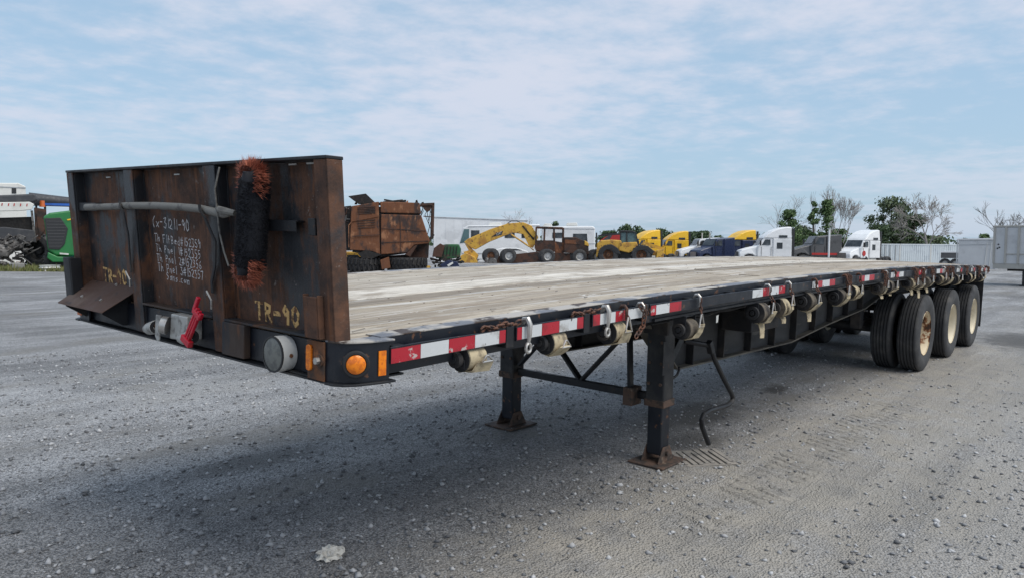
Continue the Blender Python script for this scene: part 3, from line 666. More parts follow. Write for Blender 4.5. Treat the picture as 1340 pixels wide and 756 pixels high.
# ---- frame beams and cross members
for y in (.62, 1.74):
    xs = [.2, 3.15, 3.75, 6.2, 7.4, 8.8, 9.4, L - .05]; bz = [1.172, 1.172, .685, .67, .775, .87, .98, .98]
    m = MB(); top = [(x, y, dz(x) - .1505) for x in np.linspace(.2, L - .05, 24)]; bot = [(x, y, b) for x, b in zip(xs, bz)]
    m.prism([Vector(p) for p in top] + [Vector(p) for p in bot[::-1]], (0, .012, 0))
    bo = m.build('main_beam', 'beam_shaded_grey', TR)
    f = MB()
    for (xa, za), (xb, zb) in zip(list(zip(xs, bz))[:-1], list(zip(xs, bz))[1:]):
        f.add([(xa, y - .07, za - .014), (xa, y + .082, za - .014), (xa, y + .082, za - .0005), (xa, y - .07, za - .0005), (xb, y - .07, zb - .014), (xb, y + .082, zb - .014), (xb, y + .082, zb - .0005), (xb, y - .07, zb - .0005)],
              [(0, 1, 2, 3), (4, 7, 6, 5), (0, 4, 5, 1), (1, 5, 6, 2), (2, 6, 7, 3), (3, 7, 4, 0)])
    f.build('bottom_flange', 'flange_lit_tan', bo)
    for xs_ in np.arange(4.0, 9.2, .58):
        zb_ = float(np.interp(xs_, xs, bz)); MB().box(xs_, xs_ + .012, y - .066, y - .001, zb_, dz(xs_) - .151).build('web_stiffener', 'under_steel', bo)
x = .5
while x < L:
    MB().box(x, x + .012, .045, 2.395, dz(x) - .137, dz(x) - .046).box(x + .012, x + .055, .045, 2.395, dz(x) - .137, dz(x) - .127).build('cross_member', 'under_steel', TR); x += .56

Rh = random.Random(9)
for i, (y, zo) in enumerate(((.16, -.175), (.21, -.19), (.30, -.18), (.38, -.21))):       # air and light lines slung under the deck
    pts = [(x, y + Rh.uniform(-.012, .012), dz(x) + zo - .035 * abs(math.sin(x * 1.9 + i)) - Rh.uniform(0, .012)) for x in np.arange(2.6, 9.2, .22)]
    MB().tube(pts, .009 + .003 * (i % 2), 6).build('air_line', 'rubber_dark', TR, smooth=True)
x = 2.9
while x < 9.3:                                               # outriggers from the main beam to the side rail
    MB().prism([(x, .02, dz(x) - .152), (x, .615, dz(x) - .152), (x, .615, dz(x) - .36), (x, .10, dz(x) - .19)], (.008, 0, 0)).build('outrigger', 'under_steel', TR); x += 1.12
MB().box(4.55, 5.15, .30, .58, .93, 1.12).build('tool_tray', 'under_steel', TR, bevel=.01)
# ---- landing gear
def leg(y, s):
    lx = 3.42
    MB().bar((lx - .012, y, .46), (lx - .03, y, 1.205), .155, .155, (1, 0, 0)).build('landing_leg_outer', 'black_steel', TR, bevel=.012)
    MB().bar((lx, y, .07), (lx - .0115, y, .4595), .125, .125, (1, 0, 0)).build('landing_leg_inner', 'navy_steel', TR, bevel=.010)
    c = MB().bar((lx - .009, y, .445), (lx - .011, y, .50), .172, .172, (1, 0, 0)).build('leg_collar', 'foot_rust', TR, bevel=.006)
    fo = MB().prism([(lx - .19, y - .15, .004), (lx + .19, y - .15, .004), (lx + .19, y + .15, .004), (lx - .19, y + .15, .004)], (0, 0, .014)).build('sand_shoe', 'foot_rust', TR, bevel=.004)
    for d in (-.076, .066): MB().prism([(lx - .12, y + d, .0185), (lx + .12, y + d, .0185), (lx + .05, y + d, .135), (lx - .05, y + d, .135)], (0, .010, 0)).build('shoe_ear', 'foot_rust', fo, bevel=.003)
    MB().cyl((lx, y - .095, .085), (lx, y + .095, .085), .02, n=10).build('shoe_pin', 'foot_rust', fo)
leg(.52, 1); leg(2.0, -1)
for y in (.52, 2.0):
    for z in (.62, .78, .94, 1.06):
        for dy in (-.05, .05): MB().cyl((3.33, y + dy, z), (3.317, y + dy, z), .013, n=6).build('leg_bolt', 'foot_rust', TR)
    MB().box(3.30, 3.335, y - .10, y + .10, 1.00, 1.12).build('mount_plate', 'under_steel', TR, bevel=.004)
    MB().bar((3.335, y - .079, .70), (3.335, y - .079, .95), .006, .09, (1, 0, 0)).build('side_gusset', 'black_steel', TR)
MB().prism([(3.30, .70, .42), (3.30, .78, .42), (3.30, .78, .56), (3.30, .70, .56)], (.15, 0, 0)).build('tube_bracket', 'foot_rust', TR, bevel=.004)
MB().bar((3.41, .60, .50), (3.41, 1.92, .50), .05, .06).build('cross_tube', 'black_steel', TR, bevel=.006)
for a, b in (((3.39, 1.23, .535), (3.39, .80, 1.0)), ((3.39, 1.25, .535), (3.39, 1.62, .92)), ((3.39, 1.90, .56), (3.39, 1.52, .96)), ((3.36, .745, .48), (3.33, .765, 1.08)), ((3.50, .56, .62), (3.95, .60, 1.0)), ((3.50, 2.0, .62), (3.95, 1.9, 1.0))):
    MB().bar(a, b, .022, .062, (1, 0, 0)).build('leg_brace', 'black_steel', TR, bevel=.003)
MB().box(3.2, 3.6, .45, 2.07, 1.10, 1.165).build('leg_hanger', 'under_steel', TR)
MB().box(3.36, 3.47, .54, .60, .95, 1.18).build('leg_gearbox', 'black_steel', TR, bevel=.01)
hk = MB(); hk.tube([(3.50, .50, .66), (3.56, .49, .64), (3.60, .48, .66), (3.62, .475, .70), (3.60, .47, .72)], .010); hk.build('crank_rest', 'black_steel', TR, smooth=True)
cr = MB(); cr.tube([(3.62, .44, .93), (3.76, .30, .90), (3.80, .30, .86), (3.87, .30, .77), (4.06, .30, .59), (4.22, .30, .45), (4.25, .30, .415), (4.235, .30, .385), (4.14, .30, .365), (3.82, .30, .375), (3.72, .30, .36), (3.69, .30, .325), (3.71, .30, .26), (3.835, .30, .105)], .020, n=9)
cr.build('landing_crank', 'black_steel', TR, smooth=True)
MB().bar((3.745, .30, .93), (3.80, .30, .84), .045, .05, (1, 0, 0)).build('crank_joint', 'black_steel', TR, bevel=.006)

# ---- running gear
RAD = .52
def tyre_mesh():
    w = .27; pr = []
    def g(x, r): pr.append((r, x))
    g(-.085, .295); g(-.115, .305); g(-.132, .36); g(-.138, .42); g(-.128, .475); g(-.112, .507); g(-.104, .515)
    for c in (-.078, -.039, 0, .039, .078):
        g(c - .0155, .519); g(c - .008, .520); g(c - .006, .503); g(c + .006, .503); g(c + .008, .520); g(c + .0155, .519)
    g(.104, .515); g(.112, .507); g(.128, .475); g(.138, .42); g(.132, .36); g(.115, .305); g(.085, .295)
    return pr
tm = MB().lathe(tyre_mesh(), (0, 0, 0), (0, 1, 0), 64, True)
rim_prof_out = [(.298, -.118), (.302, -.105), (.285, -.10), (.275, -.07), (.268, .05), (.262, .075), (.20, .082), (.15, .078), (.14, .06), (.135, .02), (.125, .0), (.075, -.012), (.0001, -.012)]
rim_prof_in = [(.298, -.118), (.302, -.105), (.285, -.10), (.272, -.08), (.262, -.065), (.20, -.075), (.14, -.07), (.12, -.05), (.0001, -.05)]
proto_t = None; rim_me = {}
def wheel(x, y, rimmat, prof, rz=0):
    global proto_t
    if proto_t is None:
        proto_t = tm.build('tyre', 'rubber', TR, smooth=True); o = proto_t
    else:
        o = proto_t.copy(); COL.objects.link(o)
    o.location = (x, y, RAD - .004); o.rotation_euler = (0, rnd.uniform(0, 6), rz)
    key = (rimmat, len(prof))
    if key not in rim_me:
        r = MB().lathe(prof, (0, 0, 0), (0, 1, 0), 40); ro = r.build('rim', rimmat, o, smooth=True)
        for i in range(10):
            t = 2 * PI * i / 10; rr2 = .165; yy = .078 if len(prof) > 10 else -.073
            nb = MB().cyl((rr2 * math.cos(t), yy - .03, rr2 * math.sin(t)), (rr2 * math.cos(t), yy + .002, rr2 * math.sin(t)), .014, n=6)
            ro2 = nb
            r.v, r.f = r.v, r.f; r.add(nb.v, nb.f)
        bpy.data.objects.remove(ro); ro = r.build('rim', rimmat, o, smooth=True); rim_me[key] = ro
    else:
        ro = rim_me[key].copy(); COL.objects.link(ro); ro.parent = o
    return o
axs = (9.74, 11.47, 13.19)
for i, x in enumerate(axs):
    rm = 'rim_rust' if i == 0 else 'rim_cream'
    wheel(x, .145, rm, rim_prof_out); wheel(x, .475, 'rim_cream', rim_prof_in, PI)
    wheel(x, 2.295, 'rim_cream', rim_prof_out, PI); wheel(x, 1.965, 'rim_cream', rim_prof_in)
    MB().cyl((x, .16, RAD), (x, 2.28, RAD), .062, n=14).build('axle', 'under_steel', TR, smooth=True)
    for y in (.745, 1.695):
        MB().prism([(x - .62, y - .04, .62), (x - .3, y - .04, .68), (x, y - .04, .66), (x + .3, y - .04, .68), (x + .62, y - .04, .62), (x + .62, y - .04, .58), (x, y - .04, .59), (x - .62, y - .04, .58)], (0, .08, 0)).build('leaf_spring', 'under_steel', TR)
        MB().prism([(x - .74, y - .06, .965), (x - .50, y - .06, .965), (x - .56, y - .06, .56), (x - .68, y - .06, .56)], (0, .12, 0)).build('spring_hanger', 'under_steel', TR)
for y0, y1 in ((.0, .62), (1.82, 2.44)):
    MB().box(13.735, 13.745, y0, y1, .30, 1.12).build('mud_flap', 'rubber_dark', TR)
MB().cyl((7.3, .95, .86), (8.5, .95, .86), .13, n=18).build('air_tank', 'under_steel', TR, smooth=True)
MB().cyl((7.2, 1.45, .90), (8.3, 1.45, .90), .13, n=18).build('air_tank', 'under_steel', TR, smooth=True)
MB().box(8.85, 13.0, .70, .78, .985, 1.06).box(8.85, 13.0, 1.66, 1.735, .985, 1.06).build('slider_subframe', 'under_steel', TR)
rs = MB(); sweep(rs, L - .005, L + .035, -.03, 2.47, -.20, .0, 1); rs.build('rear_sill', 'black_steel', TR, bevel=.003)
MB().box(L + .0, L + .06, .5, 1.94, .50, .60).box(L, L + .05, .62, .70, .60, 1.16).box(L, L + .05, 1.74, 1.82, .60, 1.16).build('rear_bumper', 'black_steel', TR)
for y in (.12, .30, 2.14, 2.32): MB().cyl((L + .036, y, 1.26), (L + .05, y, 1.26), .05, n=18).build('tail_lamp', 'red_paint', TR)

# ---- winches with rolled straps, chains and hooks
def chain(mb, pts, pitch=.026, r=.0042, lw=.011, ll=.018):
    pts = [Vector(p) for p in pts]; d = [0]
    for a, b in zip(pts[:-1], pts[1:]): d.append(d[-1] + (b - a).length)
    n = max(2, int(d[-1] / pitch))
    for i in range(n):
        q = d[-1] * (i + .5) / n; j = max(k2 for k2 in range(len(d) - 1) if d[k2] <= q); t = (q - d[j]) / max(1e-6, d[j + 1] - d[j])
        c = pts[j].lerp(pts[j + 1], t); dr = (pts[j + 1] - pts[j]).normalized(); _, a, b = mb.frame(dr); e = a if i % 2 else b
        e = (e + (b if i % 2 else a) * .35).normalized()
        lp = [c + dr * (ll * sx2) + e * (lw * sy2) for sx2, sy2 in ((.95, .5), (.95, -.5), (.5, -.95), (-.5, -.95), (-.95, -.5), (-.95, .5), (-.5, .95), (.5, .95))]
        mb.tube(lp, r, 5, True)
    return mb
def hook(mb, x, z0, big=False):
    k2 = 1.5 if big else 1.0
    zt = dz(x) - .036; y = YR + .001
    pts = [(x, y + .022, zt - .035), (x, y + .024, zt), (x, y + .012, zt + .018 * k2), (x, y - .008, zt + .020 * k2), (x, y - .022, zt + .006), (x, y - .022, zt - .03 * k2), (x, y - .018, zt - .055 * k2)]
    mb.tube(pts, [.005, .008, .0095, .010, .0095, .008, .006] if not big else [.007, .012, .014, .015, .014, .011, .008], 8)
    if big:
        c = Vector((x, y - .018, zt - .105)); mb.tube([c + Vector((.018 * math.cos(t), 0, .022 * math.sin(t))) for t in [2 * PI * i / 10 for i in range(10)]], .008, 6, True)
    return mb
def winch(x, zo, r, strap=True, tail=0, ch=True, dirty=False, seed=0, gap=.09):
    R = random.Random(seed); zc_ = dz(x) + zo; yc = -.022; hw = .055
    m = MB()
    for s in (-1, 1): m.box(x + s * (hw + .010) - .004, x + s * (hw + .010) + .004, yc - .035, yc + .055, zc_ - .035, dz(x) - .1505)
    m.box(x - hw - .014, x + hw + .014, yc - .02, yc + .055, dz(x) - .158, dz(x) - .151); m.cyl((x - hw - .05, yc, zc_), (x + hw + .02, yc, zc_), .018, n=10)
    wo_ = m.build('winch', 'black_steel', TR, bevel=.002)
    MB().lathe([(r * .55, .0), (r * .62, .012), (r * .60, .030), (r * .34, .032), (r * .30, .012), (.0001, .012)], (x - hw - .0145, yc, zc_), (-1, 0, 0), 18).build('winch_cap', 'under_steel', wo_, smooth=True)
    # roll of webbing: wound layers, slightly out of round
    rl_ = MB(); n = 30; prof = []
    lay = 5
    for q in range(lay + 1):
        rq = r * (.35 + .65 * q / lay); prof += [(rq - .002, -hw + .002 + (.003 if q % 2 else 0)), (rq, -hw + (.004 if q % 2 else 0))]
    prof += [(r, hw), (r * .35, hw)]
    rl_.lathe(prof, (x, yc, zc_), (1, 0, 0), n)
    sq = R.uniform(.92, 1.0); rl_.v = [(a, yc + (b - yc) * (1 + .04 * math.sin(3 * math.atan2(c - zc_, b - yc) + seed)), zc_ + (c - zc_) * sq) for a, b, c in rl_.v]
    rl_.build('strap_roll', 'webbing_dirty' if dirty else 'webbing', wo_, smooth=True)
    MB().lathe([(r * .97, 0), (r * .97, .004), (r * .3, .004), (r * .3, 0)], (x - hw - .0005, yc, zc_), (-1, 0, 0), 24, True).build('roll_side', 'webbing_dirty' if R.random() < .35 else 'rubber_dark', wo_)
    if strap:
        dx_ = R.uniform(-.01, .02); zr_ = zc_ + R.uniform(-.01, .035)
        pts = [(x, yc + r * .2, zc_ - r * 1.0), (x + .004, yc - r * .35, zc_ - r * 1.03), (x + .008, yc - r * .95, zc_ - r * .72), (x + dx_ + .01, yc - r * 1.25 - .012, zc_ - r * .1), (x + dx_ + .012, yc - r * 1.3 - .012, zr_)]
        wk = R.uniform(.55, .95) if x > 2.5 else 1.0
        pts = [(a, b + R.uniform(-.008, .008), c + R.uniform(-.010, .010)) for a, b, c in pts]
        MB().ribbon(pts, (1, R.uniform(-.35, .1), 0), [.10 * wk, .10 * wk, .098 * wk, .085 * wk, .055], .006).build('strap', 'webbing', wo_)
        y_ = yc - r * 1.3 - .012; xr = x + dx_ + .012
        MB().tube([(xr - .034, y_, zr_ - .008), (xr + .034, y_, zr_ - .008), (xr + .006, y_ + .004, zr_ + gap * .8), (xr - .006, y_ + .004, zr_ + gap * .8)], .0055, 6, True).build('strap_ring', 'galvanised', wo_, smooth=True)
        if ch:
            zt = dz(x) - .04
            c = chain(MB(), [(xr, y_ + .004, zr_ + gap * .78), (xr + .012, YR - .024, zt - .055), (xr + .006, YR - .022, zt + .004)]); c.build('chain', 'chain_rust', wo_)
            hook(MB(), xr + .012 + R.uniform(-.01, .01), zt).build('hook', 'galvanised' if R.random() < .6 else 'chain_rust', wo_, smooth=True)
    if tail:
        y_ = yc - r * .3; pts = [(x + .02, y_, zc_ - r), (x + .0, y_ - .02, zc_ - r - tail * .4), (x - .015, y_ - .028, zc_ - r - tail)]
        MB().ribbon(pts, (1, -.3, 0), [.07, .055, .045], .005).build('strap_tail', 'webbing', wo_)
    return wo_
winch(.705, -.152, .058, ch=False, seed=1, gap=.02); winch(1.305, -.155, .060, ch=False, seed=2, gap=.03); winch(1.86, -.165, .066, seed=3)
for i, (x, zo, r, tl) in enumerate(((2.74, -.245, .080, 0), (3.90, -.245, .082, .06), (4.30, -.240, .078, .06), (4.86, -.235, .084, .05), (5.72, -.225, .080, 0), (6.10, -.225, .082, 0), (7.05, -.225, .084, .05), (7.45, -.225, .078, .03), (8.35, -.225, .076, .06), (8.75, -.22, .080, .05), (9.15, -.22, .078, .04), (9.95, -.21, .080, 0), (10.35, -.21, .080, 0), (11.0, -.21, .082, 0), (12.0, -.21, .080, 0), (12.9, -.21, .084, 0))):
    winch(x + rnd.uniform(-.05, .05), zo + rnd.uniform(0, .03), r * rnd.uniform(.78, 1.02), tail=max(0, tl + rnd.uniform(-.02, .06) * (tl > 0)), dirty=(i % 3 != 2), seed=20 + i)
# bundles of spare chain looped over the rub rail between the winches
def chain_bundle(x, n, sd):
    R = random.Random(sd); m = MB()
    for i in range(n):
        xx = x + R.uniform(-.07, .07); zt = dz(xx) - .036; lo = R.uniform(.06, .15)
        chain(m, [(xx, YR + .02, zt - .03), (xx + .004, YR + .012, zt + .016), (xx + .006, YR - .022, zt + .008), (xx + R.uniform(-.03, .03), YR - .026, zt - lo)])
    m.build('chain_bundle', 'chain_rust', rail_n)
for i, x in enumerate((5.80, 7.10, 8.40, 8.80, 9.30, 10.1, 10.5, 11.6, 12.6, 13.4)): chain_bundle(x, 4, i)
# slack chain lying in the gap behind the rub rail, and two heavy bright hooks
for xa, xb, hxx in ((.74, 1.00, 1.03), (1.42, 1.66, 1.70)):
    m = MB(); pts = [(xa + (xb - xa) * i / 8, YR + .018 + .006 * math.sin(i * 2.1), dz(xa) - .028 + .008 * math.sin(i * 1.7) + .012 * i / 8) for i in range(9)]
    chain(m, pts, .024, .0048, .013, .018).build('slack_chain', 'chain_rust', rail_n); hook(MB(), hxx, 0, True).build('grab_hook', 'galvanised', rail_n, smooth=True)
m = MB(); chain(m, [(2.02, YR - .02, dz(2.02) - .02), (2.06, YR - .03, dz(2) - .07), (2.05, YR - .028, dz(2) - .14), (1.97, YR - .03, dz(2) - .20)]); chain(m, [(2.06, YR - .02, dz(2.02) - .02), (2.09, YR - .03, dz(2) - .08)]); m.build('chain_bundle', 'chain_rust', rail_n)
hook(MB(), 2.06, 0).build('hook', 'galvanised', rail_n, smooth=True)
for x in (3.15, 4.05): MB().prism([(x, -.030, dz(x) - .19), (x + .035, -.030, dz(x) - .185), (x + .03, -.030, dz(x) - .235), (x + .004, -.030, dz(x) - .24)], (0, .002, 0)).build('sticker', 'white_dirty', TR)

# ================================================================== loose things on the trailer's nose
def tw(p):   # trailer frame to world
    return Matrix.Rotation(TA, 4, 'X') @ Vector(p)
RX = Matrix.Rotation(TA, 4, 'X')
def on_trailer(o): o.matrix_world = RX @ o.matrix_world if o.type != 'EMPTY' else o.matrix_world; return o
pl_ = MB(); py = [2.13, 1.95, 1.71, 1.62, 1.30, 1.05, .90, .80, .70, .655]; pz = [1.795, 1.797, 1.802, 1.806, 1.808, 1.803, 1.797, 1.787, 1.775, 1.772]
pl_.tube([hb(-.024, a, b) for a, b in zip(py, pz)], [.018] * 8 + [.017, .006], 10)
pole = pl_.build('pole', 'rope_grey', smooth=True); pole.rotation_euler = (TA, 0, 0); tag(pole, 'long grey pole strapped level across the rusty headboard', 'pole')
m = MB(); m.tube([hb(-.03, .735, 1.80), hb(-.05, .66, 1.79), hb(-.03, .60, 1.782)], [.012, .017, .012], 9); stub = m.build('pipe_stub', 'rope_grey', smooth=True); stub.rotation_euler = (TA, 0, 0)
tag(stub, 'short grey pipe stub poking out beside the bristle brush', 'pipe')
def strap_thing(pts, wid, label, hk_end):
    o = MB().ribbon([hb(*p) for p in pts], (.25, 1, 0), wid, .006).build('rubber_strap', 'rubber_dark'); o.rotation_euler = (TA, 0, 0); tag(o, label, 'strap')
    m = MB(); y, z = hk_end; m.tube([hb(-.020, y + .03, z), hb(-.03, y + .012, z + .018), hb(-.03, y - .005, z), hb(-.028, y - .02, z - .02), hb(-.026, y - .012, z - .06)], .004, 6); m.build('wire_hook', 'galvanised', o, smooth=True)
    return o
strap_thing([(-.044, 1.66, 1.826), (-.048, 1.648, 1.80), (-.038, 1.64, 1.77), (-.018, 1.655, 1.66), (-.014, 1.668, 1.56), (-.012, 1.672, 1.47)], .024, 'black rubber strap hanging from the pole on the post beside the yellow TR-90 stencil', (1.68, 1.455))
strap_thing([(-.046, .86, 1.815), (-.048, .852, 1.79), (-.036, .84, 1.76), (-.018, .80, 1.66), (-.016, .82, 1.55), (-.014, .86, 1.48), (-.013, .862, 1.43)], .032, 'black rubber strap hanging from the pole next to the bristle brush', (.868, 1.42))
m = MB(); m.tube([hb(-.03, .70, 1.97), hb(-.04, .73, 1.88), hb(-.045, .715, 1.80), hb(-.03, .735, 1.70), hb(-.035, .70, 1.62), hb(-.04, .66, 1.56)], .004, 6); o = m.build('cord', 'rope_grey', smooth=True); o.rotation_euler = (TA, 0, 0)
tag(o, 'thin grey cord tying the bristle brush to the headboard', 'cord')

# bristle brush hung on the headboard
BR = MB(); Rb = random.Random(4)
bt_, bb_ = Vector((-.075, .432, 1.945)), Vector((-.055, .505, 1.535)); ax_ = (bb_ - bt_).normalized(); sd_ = ax_.cross(Vector((1, 0, 0))).normalized(); fr_ = Vector((-1, 0, 0)); fr_ = (fr_ - ax_ * fr_.dot(ax_)).normalized()
Lb = (bb_ - bt_).length
n = 22; ring = []
for j in range(37):
    t = j / 36; q = bt_.lerp(bb_, t); ww = .068 * (1 - .75 * (abs(2 * t - 1)) ** 5) * (1 + .015 * (-1) ** j); dd = .052 * (1 + .02 * (-1) ** j)
    BR_r = [q + sd_ * (ww * math.cos(2 * PI * i / n)) + fr_ * (dd * math.sin(2 * PI * i / n)) for i in range(n)]; ring += BR_r
BR.add(ring, [(j * n + i, j * n + (i + 1) % n, (j + 1) * n + (i + 1) % n, (j + 1) * n + i) for j in range(36) for i in range(n)] + [tuple(range(n)), tuple(range(36 * n, 37 * n))])
brush = BR.build('bristle_brush', 'bristle_black', smooth=True); brush.rotation_euler = (TA, 0, 0); tag(brush, 'black cylindrical bristle brush with orange bristle ends hung on the headboard', 'brush')
def spikes(items, mat):
    m = MB()
    for p, d, l, wdt in items:
        d = d.normalized(); _, a, b = m.frame(d); m.add([p + a * wdt, p - a * wdt * .5 + b * wdt * .86, p - a * wdt * .5 - b * wdt * .86, p + d * l], [(0, 1, 3), (1, 2, 3), (2, 0, 3), (0, 2, 1)])
    o = m.build('bristles', mat, brush, recalc=False); o['kind'] = 'stuff'
it = []
for i in range(9000):
    t = Rb.uniform(.08, .92); ang = Rb.uniform(0, 2 * PI); q = bt_.lerp(bb_, t) + sd_ * (.058 * math.cos(ang)) + fr_ * (.044 * math.sin(ang))
    q += ax_ * .0
    d = sd_ * math.cos(ang) + fr_ * math.sin(ang) * .8 + ax_ * Rb.uniform(-.25, .25); it.append((q, d, Rb.uniform(.014, .024), .0017))
spikes(it, 'bristle_black')
it = []
for end, sgn in ((bt_, -1), (bb_, 1)):
    for i in range(760):
        ang = Rb.uniform(-.15, PI + .15)            # fan about the end, in the plane of the headboard
        back = Rb.uniform(0, .075) if Rb.random() < .45 else 0
        rad = sd_ * math.cos(ang) + ax_ * (sgn * math.sin(ang))
        if back: rad = sd_ * (1 if math.cos(ang) > 0 else -1) + ax_ * (sgn * Rb.uniform(-.1, .25))
        q = end - ax_ * (sgn * back) + sd_ * (.052 * rad.dot(sd_)) + ax_ * (.024 * rad.dot(ax_)) + fr_ * Rb.uniform(-.012, .040)
        it.append((q, rad + fr_ * Rb.uniform(-.4, .12) + sd_ * Rb.gauss(0, .22) + ax_ * Rb.gauss(0, .22), Rb.uniform(.022, .052), .0019))
spikes(it, 'bristle_orange')

# ribbed pad under the near landing foot
pad = empty('ribbed_pad', tw((3.66, .40, 0)), 0, 'ribbed grey brown mat lying under the landing foot', 'mat', rx=TA)
MB().box(-.30, .30, -.20, .20, .0015, .0035).build('mat_sheet', 'pad_wood', pad)
for i in range(11):
    x = -.27 + i * .054 + rnd.uniform(-.008, .008); wr = rnd.uniform(.012, .020); MB().box(x - wr, x + wr, -.20 + rnd.uniform(0, .06), .20 - rnd.uniform(0, .09), .0036, .012 + rnd.uniform(0, .004)).build('rib', 'pad_wood', pad, bevel=.003)
pad.rotation_euler = (TA, 0, math.radians(-38)); pad.location = tw((3.70, .37, 0))

# crushed white litter
lt = MB(); Rl = random.Random(12); lt.ell((0, 0, .018), (.085, .062, .026), 20, 10, .30, Rl); lt.v = [(a, b, max(.001, c + Rl.uniform(-.006, .006))) for a, b, c in lt.v]
lo_ = lt.build('crushed_cup', 'paper_white'); p_ = tw((.655, .904, 0)); lo_.location = p_; lo_.rotation_euler = (TA, 0, .5); tag(lo_, 'crumpled dirty white paper cup lying on the gravel', 'litter')

# ================================================================== background: real places on the yard, found from a bearing and a distance
def yh(px): return 312.9 + .0077 * px
class Place:
    """local frame: +x to the right of the line of sight, +y away, z up; origin on the ground"""
    def __init__(s, px, d):
        s.px, s.d = px, d
        v = FW + RT * ((px - 670) / FPX); v.z = 0; f = Vector((FW.x, FW.y, 0)).normalized()
        v *= d / v.dot(f); s.loc = Vector((CAM.x + v.x, CAM.y + v.y, 0)); s.loc.z = gz(s.loc.x, s.loc.y)
        s.rz = math.atan2(v.y, v.x) - PI / 2; s.k = v.length / FPX * math.cos(math.atan((px - 670) / FPX)) ** 0
        s.k = d / FPX
    def p(s, px, row, y=0):
        return Vector(((px - s.px) * s.k, y, CAM.z + (yh(px) - row) * s.k - s.loc.z))
    def poly(s, pts, y0, y1, mb=None):
        mb = mb or MB(); return mb.prism([s.p(a, b, y0) for a, b in pts], (0, y1 - y0, 0))
    def root(s, name, label, cat, group=None, turn=0):
        return empty(name, s.loc, s.rz + turn, label, cat, group)

def bg_tyre(mb, c, r, w, ax=(0, 1, 0), n=28, lugs=0):
    c = Vector(c); d = Vector(ax).normalized()
    mb.lathe([(r * .52, -w * .42), (r * .62, -w * .5), (r * .9, -w * .48), (r, -w * .36), (r, w * .36), (r * .9, w * .48), (r * .62, w * .5), (r * .52, w * .42)], c, d, n, True)
    if lugs:
        _, a, b = mb.frame(d)
        for i in range(lugs):
            for s in (-1, 1):
                t = 2 * PI * (i + (.5 if s > 0 else 0)) / lugs; t2 = t + .9 / lugs * 2
                p0 = c + (a * math.cos(t) + b * math.sin(t)) * (r * 1.01) + d * (s * w * .47); p1 = c + (a * math.cos(t2) + b * math.sin(t2)) * (r * 1.03) + d * (s * w * .02)
                mb.bar(p0, p1, r * .085, r * .09, (p0 - c).normalized())
    return mb
def bg_wheel(parent, c, r, w, rimmat='rim_silver', ax=(0, 1, 0), lugs=0):
    t = bg_tyre(MB(), c, r, w, ax, lugs=lugs).build('tyre', 'rubber', parent, smooth=not lugs)
    MB().lathe([(r * .56, -w * .40), (r * .56, -w * .30), (r * .50, -w * .20), (r * .42, -w * .05), (r * .24, -w * .05), (r * .2, -w * .22), (.0001, -w * .22)], c, ax, 22).build('rim', rimmat, t, smooth=True)
    return t

# ---- burnt harvester body propped on tyres
P = Place(508, 40); B = P.root('burnt_machine', 'burnt rust brown combine body with louvred panels propped on tyres', 'machine')
P.poly([(460, 327), (462, 272), (496, 266), (498, 333), (488, 329)], -.9, .9).build('side_panel', 'burnt', B, bevel=.03)
P.poly([(499, 333), (499, 282), (550, 283), (561, 316), (559, 319), (541, 321), (532, 331)], -.95, .9).build('side_panel', 'burnt', B, bevel=.04)
P.poly([(499, 280), (498, 266), (548, 267), (550, 281)], -.92, .9).build('upper_panel', 'burnt', B, bevel=.04)
P.poly([(446, 328), (446, 273), (461, 271), (461, 328)], -.6, .9).build('radiator_housing', 'soot', B)
P.poly([(463, 330), (464, 274), (546, 270), (556, 318), (530, 332), (500, 336)], -.8, .8).build('inner_frame', 'soot', B)
P.poly([(478, 331), (500, 336), (530, 334), (541, 322), (561, 318), (560, 338), (500, 340), (480, 336)], -.3, .7).build('underbody', 'burnt_dark', B)
for i in range(9):
    r = 273 + i * 2.0 if i < 5 else 292 + (i - 5) * 2.6
    if i >= 5: r = 290 + (i - 5) * 3.0
    P.poly([(470, r + 1.2), (470, r + .2), (492, r - 1.4), (492, r - .2)], -.93, -.905).build('louvre', 'burnt_dark', B)
MB().bar(P.p(462, 291, -.93), P.p(497, 284, -.93), .03, .06).build('hand_rail', 'burnt', B); MB().bar(P.p(459, 324, -1.0), P.p(459, 296, -1.0), .035, .035).bar(P.p(459, 296, -1.0), P.p(464, 290, -.95), .035, .035).build('grab_rail', 'burnt', B)
P.poly([(458, 259), (480, 255.5), (491, 266), (478, 269), (470, 268)], -.6, .3).build('hood_flap', 'soot', B); P.poly([(472, 266), (478, 259), (484, 265)], -.5, .2).build('duct', 'scrap_grey', B)
m = MB(); Rq = random.Random(3)
for i in range(14): m.bar(P.p(500 + Rq.uniform(0, 30), 266, Rq.uniform(-.5, .5)), P.p(500 + Rq.uniform(0, 32), 262.5 + Rq.uniform(0, 2), Rq.uniform(-.5, .5)), .05, .08)
m.build('engine_clutter', 'soot', B)
Rr = random.Random(5)
for i in range(16):
    a = P.p(Rr.uniform(462, 552), Rr.uniform(265, 272), Rr.uniform(-.9, .6)); c = MB(); w2, h2 = Rr.uniform(.10, .35), Rr.uniform(.06, .22)
    c.prism([a, a + Vector((w2, Rr.uniform(-.1, .1), Rr.uniform(-.05, .05))), a + Vector((w2 * Rr.uniform(.5, 1), 0, h2)), a + Vector((Rr.uniform(0, w2 * .4), 0, h2 * Rr.uniform(.3, .8)))], (.0, .03, .0)).build('torn_plate', ('burnt_dark', 'soot', 'burnt')[i % 3], B)
